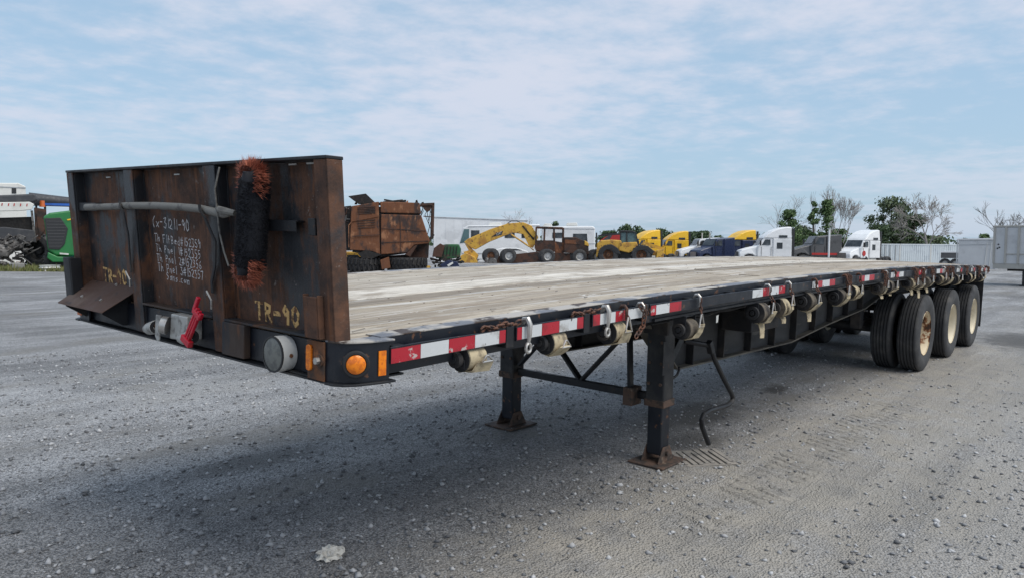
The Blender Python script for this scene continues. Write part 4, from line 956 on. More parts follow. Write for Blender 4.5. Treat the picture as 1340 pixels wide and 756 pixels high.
for i in range(9):
    a = P.p(Rr.uniform(548, 564), Rr.uniform(268, 276), Rr.uniform(-.7, .5)); MB().tube([a, a + Vector((Rr.gauss(0, .15), 0, -.35)), a + Vector((Rr.gauss(0, .3), Rr.gauss(0, .1), -.7 - Rr.random() * .8))], .018, 5).build('burnt_cable', 'soot', B)
for (pa, ra, pb, rb_) in ((500, 300, 556, 303), (500, 318, 559, 316), (523, 284, 524, 330), (463, 310, 497, 308)):
    MB().bar(P.p(pa, ra, -.955), P.p(pb, rb_, -.955), .03, .045).build('panel_seam', 'burnt_dark', B)
for i in range(12):
    a = P.p(Rr.uniform(447, 460), Rr.uniform(275, 325), -.62); MB().bar(a, a + Vector((Rr.uniform(-.2, .25), -.05, Rr.uniform(-.4, .4))), .04, .05).build('radiator_scrap', ('burnt_dark', 'scrap_grey')[i % 2], B)
P.poly([(470, 332), (480, 327), (500, 333), (488, 338), (476, 338)], -.97, -.9).build('torn_skirt', 'soot', B); P.poly([(530, 333), (541, 322), (545, 321), (536, 336)], -.98, -.92).build('torn_skirt', 'burnt_dark', B)
cab = MB(); cab.bar(P.p(566, 268, -.7), P.p(565, 312, -.7), .10, .10).bar(P.p(549, 269, -.7), P.p(567, 268, -.7), .10, .12).bar(P.p(566, 268, .7), P.p(565, 312, .7), .10, .10).bar(P.p(566, 268, -.7), P.p(566, 268, .7), .1, .12).bar(P.p(553, 284, -.7), P.p(566, 285, -.7), .04, .05).bar(P.p(560, 316, -.7), P.p(566, 307, -.7), .16, .14).bar(P.p(549, 269, .7), P.p(567, 268, .7), .10, .12)
cab.build('cab_frame', 'burnt_dark', B); P.poly([(551, 270), (564, 270), (562, 276), (558, 279), (554, 275)], -.68, -.5).build('hanging_lining', 'burnt_dark', B)
P.poly([(498, 340), (509, 336), (511, 350), (500, 352)], -1.1, -.9).build('torn_bracket', 'burnt', B, bevel=.02)
for pxc, lab in ((477, 'chevron tread tyre lying flat beneath the burnt body next to the headboard'), (533, 'chevron tread tyre lying flat under the end with the burnt cab frame')):
    T = Place(pxc, 39.6); q = T.root('tractor_tyre', lab, 'tyre', 'tyres under the burnt machine')
    bg_tyre(MB(), (0, .2, .52), .98, .72, (0, 0, 1), 36, 26).build('tread', 'rubber_dark', q)
    bg_tyre(MB(), (0, .2, .08), .90, .12, (0, 0, 1), 30).build('lower_bead', 'rubber_dark', q)
T = Place(462, 42); q = T.root('engine_cover', 'pale yellow machine cover seen behind the flat tyre', 'cover'); T.poly([(450, 352), (450, 330), (470, 330), (476, 336), (476, 352)], 0, 1.2).build('cover_shell', 'cat_yellow', q, bevel=.06); T.poly([(455, 334), (468, 334), (471, 337), (455, 337)], -.03, 0).build('cover_louvre', 'dark_trim', q)

# ---- green wreck
P = Place(588, 38); B = P.root('green_wreck', 'crushed dark green machine hood beside the yellow excavator bucket', 'wreck')
P.poly([(570, 338), (572, 322), (584, 320), (600, 320), (603, 326), (602, 337), (590, 339)], -.5, .7).build('hood', 'green_wreck_paint', B, bevel=.05)
P.poly([(566, 336), (568, 325), (576, 319), (582, 322), (578, 337)], -.7, .3).build('torn_panel', 'burnt_dark', B, bevel=.03)
for q_ in range(5): P.poly([(580 + q_ * 4, 335), (581 + q_ * 4, 323), (582 + q_ * 4, 323), (581 + q_ * 4, 335)], -.54, -.505).build('hood_slot', 'soot', B)
m = MB(); Rq = random.Random(8)
for i in range(26): a = P.p(566 + Rq.uniform(0, 38), 336 + Rq.uniform(0, 12), Rq.uniform(-1.0, .4)); m.bar(a, a + Vector((Rq.uniform(-.5, .5), Rq.uniform(-.3, .3), Rq.uniform(-.12, .14))), Rq.uniform(.05, .2), Rq.uniform(.04, .1))
o = m.build('scrap_debris', 'soot', B); o['kind'] = 'stuff'
P.poly([(576, 346), (586, 340), (598, 342), (601, 348), (580, 350)], -1.2, -.8).build('torn_sheet', 'navy_paint', B, bevel=.03); P.poly([(585, 346), (592, 342), (593, 344), (587, 348)], -1.28, -1.22).build('torn_strip', 'white_old', B)
T = Place(561, 37.4); q = T.root('yellow_hub', 'small yellow rusty hub standing by the flat tyre', 'hub'); MB().cyl((0, 0, 0), (0, 0, .36), .14, .10, n=14).cyl((0, -.05, .36), (0, .05, .50), .10, n=12).build('hub_body', 'cat_yellow', q, bevel=.02); MB().cyl((0, -.14, .2), (0, -.2, .2), .06, n=12).build('hub_cap', 'rust_light', q)

# ---- long white trailer and motorhome
P = Place(625, 78); B = P.root('box_trailer', 'long plain white box trailer behind the yellow excavator', 'trailer')
P.poly([(568, 344), (566, 284), (690, 288.5), (690, 344)], 0, 2.5).build('box_body', 'white_paint', B, bevel=.06)
P.poly([(567, 286), (566.6, 284.2), (690, 288.7), (690, 290.4)], -.03, -.002).build('top_rail', 'silver_paint', B)
for q_ in range(11):
    a = 572 + q_ * 11; P.poly([(a, 343), (a, 287.3 + (a - 568) * .037), (a + .5, 287.3 + (a - 568) * .037), (a + .5, 343)], -.02, -.002).build('side_rib', 'white_paint', B)
P.poly([(574.5, 327), (574.5, 322), (578.5, 322), (578.5, 327)], -.03, -.003).build('vent', 'dark_trim', B)
for x in (576, 592): bg_wheel(B, P.p(x, 340) + Vector((0, .2, -.02 - P.p(x, 340).z + .5)), .5, .28)
P = Place(640, 71); B = P.root('motorhome', 'white motorhome with teal windscreen and square roof unit behind the excavator', 'motorhome')
P.poly([(607, 340), (602, 329), (600, 320), (606, 299), (611, 296), (706, 294), (707, 341)], 0, 2.5).build('body', 'white_paint', B, bevel=.10)
P.poly([(601.5, 319), (607, 300.5), (613.5, 300.5), (613.5, 317)], -.025, -.002).build('windscreen', 'glass_teal', B); P.poly([(616, 311), (616, 302), (627, 302), (627, 309), (622, 311)], -.025, -.002).build('side_window', 'glass_dark', B)
MB().prism([P.p(600.6, 319.5, .2), P.p(600.6, 319.5, 2.3), P.p(606, 300.5, 2.3), P.p(606, 300.5, .2)], (-.03, 0, .01)).build('front_windscreen', 'glass_teal', B)
P.poly([(612, 297.6), (612, 296.8), (706, 295.4), (706, 296.2)], -.03, -.003).build('awning', 'silver_paint', B)
P.poly([(638, 296), (640, 292), (655, 291.4), (656, 295.6)], .6, 1.5).build('roof_unit', 'white_old', B, bevel=.04)
for x in (660, 682): P.poly([(x, 312), (x, 303), (x + 13, 303), (x + 13, 312)], -.025, -.002).build('side_window', 'glass_dark', B)
P.poly([(604, 333), (604, 331.6), (707, 331), (707, 332.4)], -.02, -.002).build('stripe', 'silver_paint', B)
for x in (622, 690): bg_wheel(B, Vector((P.p(x, 340).x, .2, .45)), .45, .28)
P = Place(745, 71); B = P.root('motorhome', 'white motorhome with big dark rear window behind the burnt excavator cab', 'motorhome')
P.poly([(708, 341), (708, 297), (775, 296.5), (777.5, 299), (778, 341)], 0, 2.5).build('body', 'white_paint', B, bevel=.10)
P.poly([(749, 318), (749, 306.4), (767, 306.4), (768, 318)], -.025, -.002).build('side_window', 'glass_dark', B); P.poly([(722, 312), (722, 305), (735, 305), (735, 312)], -.025, -.002).build('side_window', 'glass_dark', B)
P.poly([(739, 296), (741, 292), (754, 291.6), (755, 295.8)], .6, 1.6).build('roof_unit', 'white_old', B, bevel=.04); P.poly([(708, 297), (712, 292.5), (720, 293), (722, 297)], .7, 1.5).build('roof_unit', 'white_old', B, bevel=.04)
P.poly([(708, 300), (708, 299.2), (777, 300), (777, 300.8)], -.02, -.002).build('stripe', 'silver_paint', B); P.poly([(708, 320.6), (708, 319.8), (777.6, 319), (777.6, 319.8)], -.02, -.002).build('stripe', 'silver_paint', B)
for x in (720, 762): bg_wheel(B, Vector((P.p(x, 340).x, .2, .45)), .45, .28)
P = Place(668, 68); B = P.root('white_van', 'white van half hidden below the excavator boom', 'van')
P.poly([(637, 345), (636, 334), (648, 327), (655, 325), (676, 325), (690, 329), (694, 334), (694, 345)], 0, 1.8).build('body', 'white_paint', B, bevel=.10)
P.poly([(664, 327.8), (665, 325.8), (675, 325.9), (683, 327.8)], -.025, -.002).build('side_window', 'glass_dark', B)
for x in (647, 684): bg_wheel(B, Vector((P.p(x, 340).x, .2, .34)), .34, .2)

# ---- burnt yellow wheeled excavator
P = Place(690, 64); B = P.root('wheeled_excavator', 'yellow wheeled excavator with lowered boom and burnt rusty cab', 'excavator')
P.poly([(616, 325), (607, 317), (612, 313), (641, 300.5), (664, 293), (684, 291.5), (695, 296), (704, 311), (697, 325), (692, 323), (684, 307), (670, 305), (640, 317), (622, 327)], -.25, .25).build('boom', 'cat_yellow', B, bevel=.04)
P.poly([(607, 318), (616, 325), (626, 334), (623, 342), (610, 336), (606, 330), (613, 328)], -.2, .2).build('stick', 'cat_yellow', B, bevel=.03)
P.poly([(601, 344), (603, 335), (610, 331), (622, 337), (625, 344), (617, 346)], -.6, .6).build('bucket', 'cat_yellow', B, bevel=.05)
MB().cyl(P.p(668, 307, -.32), P.p(692, 323, -.32), .07, n=10).cyl(P.p(692, 323, -.32), P.p(698, 328, -.32), .045, n=10).build('boom_cylinder', 'cat_yellow', B, smooth=True)
MB().cyl(P.p(616, 312, 0), P.p(648, 301, 0), .06, n=10).build('stick_cylinder', 'aluminium_dirty', B, smooth=True)
MB().tube([P.p(662, 294, -.1), P.p(668, 290, -.1), P.p(676, 289.8, -.1), P.p(684, 294, -.1)], .035).build('hose', 'rubber_dark', B, smooth=True)
MB().bar(P.p(683, 296, -.27), P.p(698, 314, -.27), .05, .13).build('boom_hose_guard', 'soot', B)
P.poly([(642, 311), (650, 305.4), (658, 302.6), (656, 308)], -.262, -.252).build('decal_panel', 'dark_trim', B)
m = MB()                      # the three letters on the boom side
def seg(a, b): m.bar(P.p(*a, -.268), P.p(*b, -.268), .02, .045, (0, 1, 0))
for a, b in (((651.6, 305.2), (649.8, 305.8)), ((649.8, 305.8), (649.6, 308.4)), ((649.6, 308.4), (651.6, 307.8)), ((652.0, 307.8), (653.0, 304.6)), ((653.0, 304.6), (654.0, 307.2)), ((652.4, 306.6), (653.8, 306.2)), ((653.8, 304.4), (656.0, 303.6)), ((654.9, 304.0), (655.1, 306.8))): seg(a, b)
m.build('lettering', 'white_paint', B)
for a, b in (((701, 298), (700, 326)), ((712, 298), (711, 326)), ((724, 298.5), (725, 330)), ((736, 299), (736, 333))):
    for y in (-.55, .55): MB().bar(P.p(*a, y), P.p(*b, y), .13, .13, (0, 1, 0)).build('cab_pillar', 'burnt_dark', B)
P.poly([(700, 299.5), (701, 297), (735, 298), (737, 301)], -.62, .62).build('cab_roof', 'burnt_dark', B, bevel=.05); P.poly([(700, 315), (725, 315), (725, 330), (700, 328)], -.60, -.52).build('cab_door', 'burnt_dark', B); P.poly([(725, 316), (737, 318), (736, 333), (726, 333)], -.62, .62).build('cab_rear_panel', 'burnt', B); P.poly([(701, 318), (736, 318), (736, 330), (701, 330)], .52, .60).build('cab_side', 'burnt_dark', B)
P.poly([(737, 331), (737, 311), (752, 311), (768, 318), (769, 333)], -.9, .9).build('engine_deck', 'burnt_dark', B, bevel=.05); P.poly([(738, 319), (738, 314), (756, 315), (757, 320)], -.93, -.905).build('engine_panel', 'burnt', B); P.poly([(763, 321), (763, 315), (768, 318), (769, 323)], -.95, .9).build('counterweight', 'cat_yellow', B, bevel=.05)
P.poly([(640, 337), (700, 330), (770, 333), (770, 341), (640, 345)], -.7, .7).build('undercarriage', 'burnt_dark', B)
for x, rm in ((643, 'rust_light'), (666, 'rim_silver'), (716, 'rim_silver'), (757, 'rim_silver'), (780, 'rim_silver')):
    for y in (-.95, .95, -.62, .62): bg_wheel(B, Vector((P.p(x, 340).x + (y * .0) + (-.18 if abs(y) < .8 else 0), y, .60)), .60, .30, rm)
P.poly([(634, 345), (636, 337), (650, 338), (651, 345)], -1.25, -1.18).build('step_tool_box', 'scrap_grey', B, bevel=.02)

# ---- yellow wheel loader
P = Place(822, 62); B = P.root('wheel_loader', 'yellow articulated wheel loader with black cab', 'loader')
P.poly([(780, 338), (781, 319), (786, 315), (800, 314), (812, 315), (814, 326), (806, 331), (796, 324), (786, 331)], -.9, .9).build('engine_hood', 'cat_yellow', B, bevel=.08)
P.poly([(784, 331), (790, 322), (800, 320), (808, 325), (812, 333), (806, 332), (800, 326), (793, 327), (788, 333)], -1.3, -.8).build('mudguard', 'dark_trim', B, bevel=.03)
P.poly([(809, 328), (810, 318), (832, 317), (834, 326), (822, 331)], -1.0, 1.0).build('platform', 'cat_yellow', B, bevel=.06)
for a, b in (((811, 304), (811, 321)), ((819, 304), (819.5, 321)), ((830, 304), (834, 320))):
    for y in (-.7, .7): MB().bar(P.p(*a, y), P.p(*b, y), .10, .10, (0, 1, 0)).build('cab_post', 'dark_trim', B)
P.poly([(810, 304.5), (811, 302), (827, 302.5), (831, 305)], -.8, .8).build('cab_roof', 'dark_trim', B, bevel=.05)
P.poly([(811.5, 320), (811.5, 305), (829.5, 305), (833, 320)], -.66, .66).build('cab_glass', 'glass_teal', B)
P.poly([(806, 338), (808, 329), (838, 327), (844, 338)], -.5, .5).build('centre_frame', 'dark_trim', B); P.poly([(828, 331), (834, 322), (846, 322), (854, 329), (852, 334), (844, 327), (834, 328)], -1.3, -.8).build('mudguard', 'dark_trim', B, bevel=.03)
for y in (-.45, .45): MB().bar(P.p(838, 320, y), P.p(862, 336, y), .14, .35).build('lift_arm', 'cat_yellow', B, bevel=.03)
MB().bar(P.p(840, 318, 0), P.p(868, 327, 0), .12, .28).build('tilt_link', 'cat_yellow', B); P.poly([(856, 341), (858, 328), (866, 326), (866, 341)], -1.2, 1.2).build('coupler', 'cat_yellow', B, bevel=.04)
for x in (796, 838):
    for y in (-1.0, 1.0): bg_wheel(B, Vector((P.p(x, 340).x, y, .78)), .78, .55, 'rust_light', lugs=16)
MB().cyl(P.p(780, 324, -.5), P.p(780, 305, -.5), .06, n=8).build('exhaust', 'dark_trim', B)

# ---- lorry tractors
def lorry(px, d, turn, label, body='white_paint', hood=None, roof=None, high=True, glass='glass_dark', stack=False, stripe=None, group='parked lorry tractors', cabover=False, sc=1.0):
    P = Place(px, d); B = P.root('lorry_tractor', label, 'lorry', group, turn); hood = hood or body; roof = roof or body
    X0 = -3.2
    def prof(name, mat, pts, hw, bevel=.08, taper=None):
        m = MB(); n = len(pts)
        f = [Vector((X0 + x, -(hw if not taper else hw - max(0, z - taper[0]) * taper[1]), z)) for x, z in pts]; b = [Vector((q.x, -q.y, q.z)) for q in f]
        m.add(f + b, [tuple(range(n))[::-1], tuple(range(n, 2 * n))] + [(i, (i + 1) % n, n + (i + 1) % n, n + i) for i in range(n)])
        return m.build(name, mat, B, bevel=bevel)
    MB().box(X0 + 1, X0 + 6.9, -.42, -.34, .62, .88).box(X0 + 1, X0 + 6.9, .34, .42, .62, .88).build('chassis_rail', 'dark_trim', B)
    ho = prof('hood', hood, [(.05, .75), (.0, 1.25), (.25, 1.55), (1.0, 1.78), (1.75, 1.95), (1.75, .95), (1.45, .95), (1.25, 1.12), (.85, 1.15), (.5, 1.0), (.42, .75)], 1.02, .10, (1.2, .18))
    cb = prof('cab', body, [(1.7, .85), (1.7, 1.95), (1.82, 2.0), (2.32, 2.78), (3.2, 2.82), (3.2, .85)], 1.10, .07, (1.9, .09))
    if high:
        prof('sleeper', body, [(3.205, .85), (3.205, 2.7), (5.0, 2.7), (5.0, .85)], 1.14, .06)
        prof('roof_fairing', roof, [(2.25, 2.72), (2.5, 2.98), (3.1, 3.42), (3.8, 3.72), (4.6, 3.86), (5.0, 3.84), (5.0, 2.705), (3.2, 2.705)], 1.12, .10, (3.0, .12))
        for y in (-1, 1): MB().box(X0 + 3.75, X0 + 4.55, y * 1.127 - .015, y * 1.127 + .015, 2.78, 3.02).build('sleeper_window', glass, B)
        for y in (-1, 1): MB().box(X0 + 3.55, X0 + 4.1, y * 1.142 - .012, y * 1.142 + .012, 1.7, 2.3).build('sleeper_window', glass, B)
        for y in (-1, 1): MB().box(X0 + 5.01, X0 + 5.25, y * 1.08 - .03, y * 1.08 + .03, .95, 3.7).build('side_extender', 'dark_trim', B)
    else:
        prof('sleeper', body, [(3.205, .85), (3.205, 2.80), (4.6, 2.95), (4.6, .85)], 1.12, .06)
    # windscreen in two panes, door glass
    for y0, y1 in ((-.92, -.02), (.02, .92)):
        a = [Vector((X0 + 1.86, y0, 2.08)), Vector((X0 + 1.86, y1, 2.08)), Vector((X0 + 2.28, y1 * .95, 2.73)), Vector((X0 + 2.28, y0 * .95, 2.73))]
        MB().prism(a, (-.030, 0, .02)).build('windscreen', glass, B)
    for s in (-1, 1):
        MB().prism([(X0 + 2.12, s * 1.085, 2.05), (X0 + 2.95, s * 1.085, 2.05), (X0 + 2.95, s * 1.05, 2.6), (X0 + 2.45, s * 1.05, 2.6)], (0, s * .02, 0)).build('door_window', glass, B)
        MB().box(X0 + 1.88, X0 + 2.0, s * 1.30 - .09, s * 1.30 + .09, 2.0, 2.5).bar((X0 + 2.0, s * 1.08, 2.1), (X0 + 1.95, s * 1.26, 2.1), .03, .03).build('mirror', 'dark_trim', B)
        for xs_ in (2.08, 3.02): MB().box(X0 + xs_, X0 + xs_ + .025, s * 1.108 - .012, s * 1.108 + .012, .95, 1.9).build('door_seam', 'dark_trim', B)
        MB().box(X0 + 1.9, X0 + 3.1, s * 1.0 - .14, s * 1.0 + .14, .42, .50).build('step', 'aluminium_dirty', B)
        MB().box(X0 + .12, X0 + .35, s * .80 - .14, s * .80 + .14, 1.0, 1.26).build('headlight', 'lens_dirty', ho, bevel=.03)
        MB().cyl((X0 + 2.7, s * .80, .62), (X0 + 4.4, s * .80, .62), .30, n=16).build('fuel_tank', 'aluminium_dirty', B, smooth=True)
        bg_wheel(B, Vector((X0 + 1.05, s * .98, .52)), .52, .30)
        for x in (5.35, 6.6): bg_wheel(B, Vector((X0 + x, s * .88, .52)), .52, .55)
        if stack: MB().cyl((X0 + 3.3, s * 1.22, .9), (X0 + 3.3, s * 1.22, 3.5), .08, n=10).build('exhaust_stack', 'galvanised', B, smooth=True)
    MB().box(X0 - .06, X0 + .0, -.52, .52, .82, 1.40).build('grille', 'dark_trim', ho)
    for i in range(7): MB().box(X0 - .075, X0 - .061, -.50, .50, .86 + i * .075, .89 + i * .075).build('grille_bar', 'galvanised', ho)
    MB().box(X0 - .12, X0 + .18, -1.12, 1.12, .42, .74).build('bumper', 'galvanised' if stack else body, B, bevel=.05)
    if stripe:
        for s in (-1, 1): MB().box(X0 + 1.8, X0 + 4.95, s * 1.153 - .006, s * 1.153 + .006, 1.02, 1.22).build('stripe', stripe, B)
    if sc != 1: B.scale = (sc, sc, sc)
    return B
TN = math.radians
lorry(840, 92, TN(28), 'yellow lorry tractor rising behind the wheel loader', 'yellow_paint', sc=1.0)
lorry(878, 94, TN(16), 'yellow lorry tractor with a red hood', 'yellow_paint', hood='red_paint', sc=.98)
lorry(921, 87, TN(20), 'low white lorry tractor beside the yellow one with the red hood', 'white_paint', high=False, stack=True)
lorry(938, 84, TN(38), 'dark navy lorry tractor with chrome grille', 'navy_paint', high=False, stack=False)
lorry(963, 88, TN(30), 'navy lorry tractor with a yellow roof fairing', 'navy_paint', roof='yellow_paint')
lorry(1006, 80, TN(15), 'white high roof lorry tractor next to the navy and yellow one', 'white_paint', sc=1.05)
lorry(1074, 82, TN(22), 'dark grey lorry tractor with red stripe between two white ones', 'grey_paint', high=False, stripe='red_paint', sc=1.13)
lorry(1124, 82, TN(56), 'white high roof lorry tractor with round red mark on its door', 'white_paint')
lastB = [o for o in bpy.data.objects if o.name.startswith('lorry_tractor')][-1]
MB().cyl((-1.0, -1.115, 1.35), (-1.0, -1.14, 1.35), .28, n=24).build('round_mark', 'red_paint', lastB)
P = Place(1083, 78); q = P.root('white_post', 'tall white pole in front of the dark grey lorry', 'post'); MB().cyl((0, 0, 0), (0, 0, P.p(1083, 301).z), .09, n=12).build('shaft', 'white_paint', q, smooth=True); MB().cyl((0, 0, P.p(1083, 301).z), (0, 0, P.p(1083, 301).z + .05), .10, n=12).build('cap', 'white_old', q)

# red pickup behind the loader
P = Place(797, 84); B = P.root('red_truck', 'dull red truck cab just visible behind the loader hood', 'truck')
P.poly([(782, 338), (783, 316), (790, 311), (796, 307.5), (822, 307), (822, 338)], 0, 2.2).build('cab', 'red_paint', B, bevel=.10); P.poly([(787, 315), (795, 308.6), (800, 308.6), (796, 315)], -.03, -.003).build('windscreen', 'glass_dark', B); P.poly([(782, 309.5), (783, 308), (798, 305.6), (822, 305.6), (822, 306.8)], 0, 2.2).build('visor', 'dark_trim', B)
for x in (790, 814): bg_wheel(B, Vector((P.p(x, 340).x, .3, .5)), .5, .3)

# ---- pale container block, dark trailer, van trailer and grain trailer
P = Place(1150, 84); B = P.root('shipping_container', 'pale grey shipping container with ribbed doors beside the white lorry', 'container', None, TN(20))
H = 2.38; z0 = .06
MB().box(-.5, 9.0, 0, 2.5, z0, H).build('shell', 'container_pale', B, bevel=.02)
for i in range(42):
    x = -.42 + i * .222; MB().box(x, x + .11, -.045, -.002, z0 + .12, H - .12).build('corrugation', 'container_pale', B)
for x in (-.5, 2.0, 5.2, 8.88): MB().box(x, x + .12, -.07, -.003, z0, H).build('corner_post', 'white_old', B)
MB().box(-.5, 9, -.07, -.003, H - .10, H + .02).box(-.5, 9, -.07, -.003, z0 - .02, z0 + .10).build('edge_rail', 'container_pale', B)
for x in (-.1, .5, 1.0, 1.6): MB().cyl((x, -.09, z0 + .1), (x, -.09, H - .1), .03, n=8).build('lock_bar', 'galvanised', B)
P = Place(1243, 75); B = P.root('flat_trailer', 'low dark trailer with white top edge behind the pale container', 'trailer'); P.poly([(1231, 338), (1231, 331), (1256, 331), (1256, 338)], 0, 2.4).build('body', 'grey_paint', B, bevel=.03); P.poly([(1231, 330.8), (1231, 329), (1256, 329), (1256, 330.8)], -.02, 2.4).build('top_edge', 'white_paint', B)
for x in (1236, 1248): bg_wheel(B, Vector((P.p(x, 340).x, .3, .5)), .5, .3)
P = Place(1276, 58); B = P.root('van_trailer', 'grey box trailer with bright white end frame', 'trailer')
P.poly([(1255, 352), (1255, 314.5), (1297, 314.5), (1299, 352)], 0, 7).build('box_body', 'metal_trailer', B)
P.poly([(1253, 314), (1253, 312.6), (1301, 311.6), (1300, 314)], -.06, 7).build('top_frame', 'white_paint', B); P.poly([(1297, 352), (1298, 314.3), (1301, 314.2), (1299.6, 352)], -.06, -.003).build('end_frame', 'white_paint', B); P.poly([(1253, 352), (1253, 314.4), (1254.5, 314.4), (1254.5, 352)], -.06, -.003).build('end_frame', 'silver_paint', B)
P.poly([(1255, 321), (1255, 320.2), (1297, 319.2), (1297, 320)], -.03, -.003).build('seam', 'silver_paint', B)
for a in (1285, 1290): P.poly([(a, 350), (a + 2, 318), (a + 2.6, 318), (a + .6, 350)], -.04, -.003).build('door_bar', 'white_old', B)
MB().box(P.p(1256, 340).x, P.p(1298, 340).x, .5, 6.5, .55, .9).build('chassis', 'dark_trim', B)
for x in (1262, 1290):
    for y in (1.2, 2.6): bg_wheel(B, Vector((P.p(x, 340).x, y, .5)), .5, .3, ax=(1, 0, 0))
P = Place(1322, 33); B = P.root('grain_trailer', 'grey ribbed grain trailer on steel landing legs beside the yard edge', 'trailer', None, TN(-14))
zt = P.p(1322, 297.5).z; zb = P.p(1322, 352).z
MB().box(-.72, 8, 0, 2.5, zb + .22, zt).build('hopper_body', 'metal_trailer', B, bevel=.02); MB().box(-.74, 8, -.03, 2.53, zt, zt + .07).build('top_rail', 'metal_olive', B, bevel=.01); MB().box(-.70, 8, -.02, 2.52, zb, zb + .2195).build('bottom_rail', 'metal_olive', B, bevel=.01)
for x in (-.72, -.28, .20, .72, 1.24, 1.76, 2.28, 2.8, 3.4, 4.0): MB().box(x, x + .07, -.06, -.001, zb + .22, zt).build('side_stake', 'metal_olive', B)
MB().box(-.22, 8, -.035, -.001, zb + .62, zb + .66).build('side_strap', 'metal_olive', B)
for i, (a, b) in enumerate(((-.52, 1.25), (-.48, 1.12), (-.55, 1.08))): MB().cyl((a, -.002, zb + b - .2), (a, -.012, zb + b - .2), .035, n=10).build('plate_rivet', 'dark_trim', B)
for x in (-.2, .75): bg_wheel(B, Vector((x, 4.6, .46)), .46, .3, 'white_old'); 
for y in (.35, 2.15):
    MB().bar((.42, y, .02), (.42, y, zb), .14, .14).build('landing_leg', 'black_steel', B, bevel=.01); MB().box(.28, .56, y - .14, y + .14, .005, .03).build('foot_plate', 'black_steel', B)
MB().box(-.3, 8, .6, .75, zb - .10, zb - .002).box(-.3, 8, 1.75, 1.9, zb - .10, zb - .002).build('frame_beam', 'under_steel', B)

# ---- wrecked machines by the grass, far left
P = Place(28, 43); B = P.root('wrecked_truck', 'wrecked truck cab with white visor and torn out engine', 'wreck')
P.poly([(-30, 300), (-30, 288), (44, 284), (44, 318), (-30, 322)], .2, 2.2).build('cab_interior', 'soot', B)
P.poly([(-30, 279), (-30, 268), (40, 265), (45, 268), (42, 275), (30, 277)], -.25, .0).build('visor', 'white_old', B, bevel=.03)
for i, x in enumerate((2, 9, 16, 22, 29, 36)): P.poly([(x, 271), (x + .6, 267.6), (x + 1.8, 267.5), (x + 1.2, 271)], -.262, -.252).build('visor_mark', 'red_paint', B)
P.poly([(-30, 268), (-30, 259), (10, 257), (46, 254), (50, 262), (44, 265)], .0, 2.4).build('roof', 'tarp_dark', B, bevel=.08)
for a, b in (((0, 278), (2, 300)), ((42, 276), (45, 318)), ((-24, 280), (-24, 322))): MB().bar(P.p(*a, .05), P.p(*b, .05), .12, .12).build('pillar', 'scrap_grey', B)
P.poly([(45, 272), (58, 274), (60, 300), (55, 312), (46, 316)], .1, 1.6).build('door', 'burnt_dark', B); P.poly([(47, 280), (55, 281), (57, 300), (50, 310)], .05, .098).build('door_lining', 'burnt_dark', B)
P.poly([(-30, 312), (-30, 300), (12, 298), (44, 302), (46, 318), (20, 316)], -.3, .3).build('firewall', 'tarp_dark', B, bevel=.04)
Rq = random.Random(17); m = MB()
for i in range(90):
    a = P.p(Rq.uniform(-20, 38), Rq.uniform(308, 346), Rq.uniform(-.9, .4)); m.bar(a, a + Vector((Rq.gauss(0, .28), Rq.gauss(0, .2), Rq.gauss(0, .16))), Rq.uniform(.04, .22), Rq.uniform(.04, .16))
for i in range(16): a = P.p(Rq.uniform(-10, 44), Rq.uniform(308, 344), Rq.uniform(-1.0, .1)); m.tube([a, a + Vector((Rq.gauss(0, .3), -.1, .2)), a + Vector((Rq.gauss(0, .5), -.1, -.3))], .03, 5)
o = m.build('engine_wreckage', 'scrap_grey', B); o['kind'] = 'stuff'
m = MB(); m.ell(P.p(6, 330, -.7), (.62, .4, .42), 14, 9, .18, Rq); m.ell(P.p(24, 322, -.4), (.4, .3, .3), 12, 8, .2, Rq); m.build('engine_block', 'scrap_grey', B, smooth=True)
P2 = Place(8, 54); q = P2.root('white_cabin', 'white weathered machine cabin behind the wrecked truck', 'cabin'); P2.poly([(-25, 352), (-25, 242), (25, 240), (33, 244), (34, 352)], 0, 2.5).build('cabin_shell', 'white_old', q, bevel=.06); P2.poly([(17.5, 254), (17.5, 247), (22.5, 247), (22.5, 254)], -.03, -.003).build('porthole', 'dark_trim', q); P2.poly([(-25, 246), (-25, 244.8), (33, 245.6), (33, 246.8)], -.03, -.003).build('trim', 'silver_paint', q)
P3 = Place(60, 49); q = P3.root('dark_canopy', 'dark rolled canopy stretched behind the tractors', 'canopy'); MB().cyl(P3.p(44, 262, 0), P3.p(96, 265, 0), .42, .30, n=18).build('canopy_roll', 'tarp_dark', q, smooth=True)
for x in (52, 90): MB().bar(P3.p(x, 265, 0), Vector((P3.p(x, 265).x, 0, 0)), .12, .12).build('canopy_post', 'dark_trim', q)
P = Place(62, 45); B = P.root('blue_tractor', 'blue farm tractor with chevron tyre and orange beacon', 'tractor')
P.poly([(47, 315), (55, 304), (70, 302), (78, 306), (78, 318), (60, 316)], -.5, .5).build('fender', 'blue_paint', B, bevel=.06)
MB().bar(P.p(62, 268.5, -.3), P.p(98, 268.5, -.3), .13, .13).build('rail', 'blue_paint', B); MB().bar(P.p(95, 269, -.3), Vector((P.p(95, 269).x, -.3, .6)), .12, .12).bar(P.p(62, 269, -.2), Vector((P.p(62, 269).x, -.2, .6)), .12, .12).build('rail_post', 'dark_trim', B)
MB().cyl(P.p(59, 272, -.3), P.p(59, 264, -.3), .16, .12, n=14).build('beacon', 'orange_lens', B, smooth=True); P.poly([(48, 335), (52, 312), (84, 312), (90, 335)], -.3, .6).build('body', 'dark_trim', B)
bg_wheel(B, Vector((P.p(56, 332).x, -1.0, 1.0)), 1.0, .66, 'dark_trim', (.95, 1, 0), 18); bg_wheel(B, Vector((P.p(88, 332).x, .6, .93)), .93, .6, 'blue_paint', (.55, 1, 0), 18)
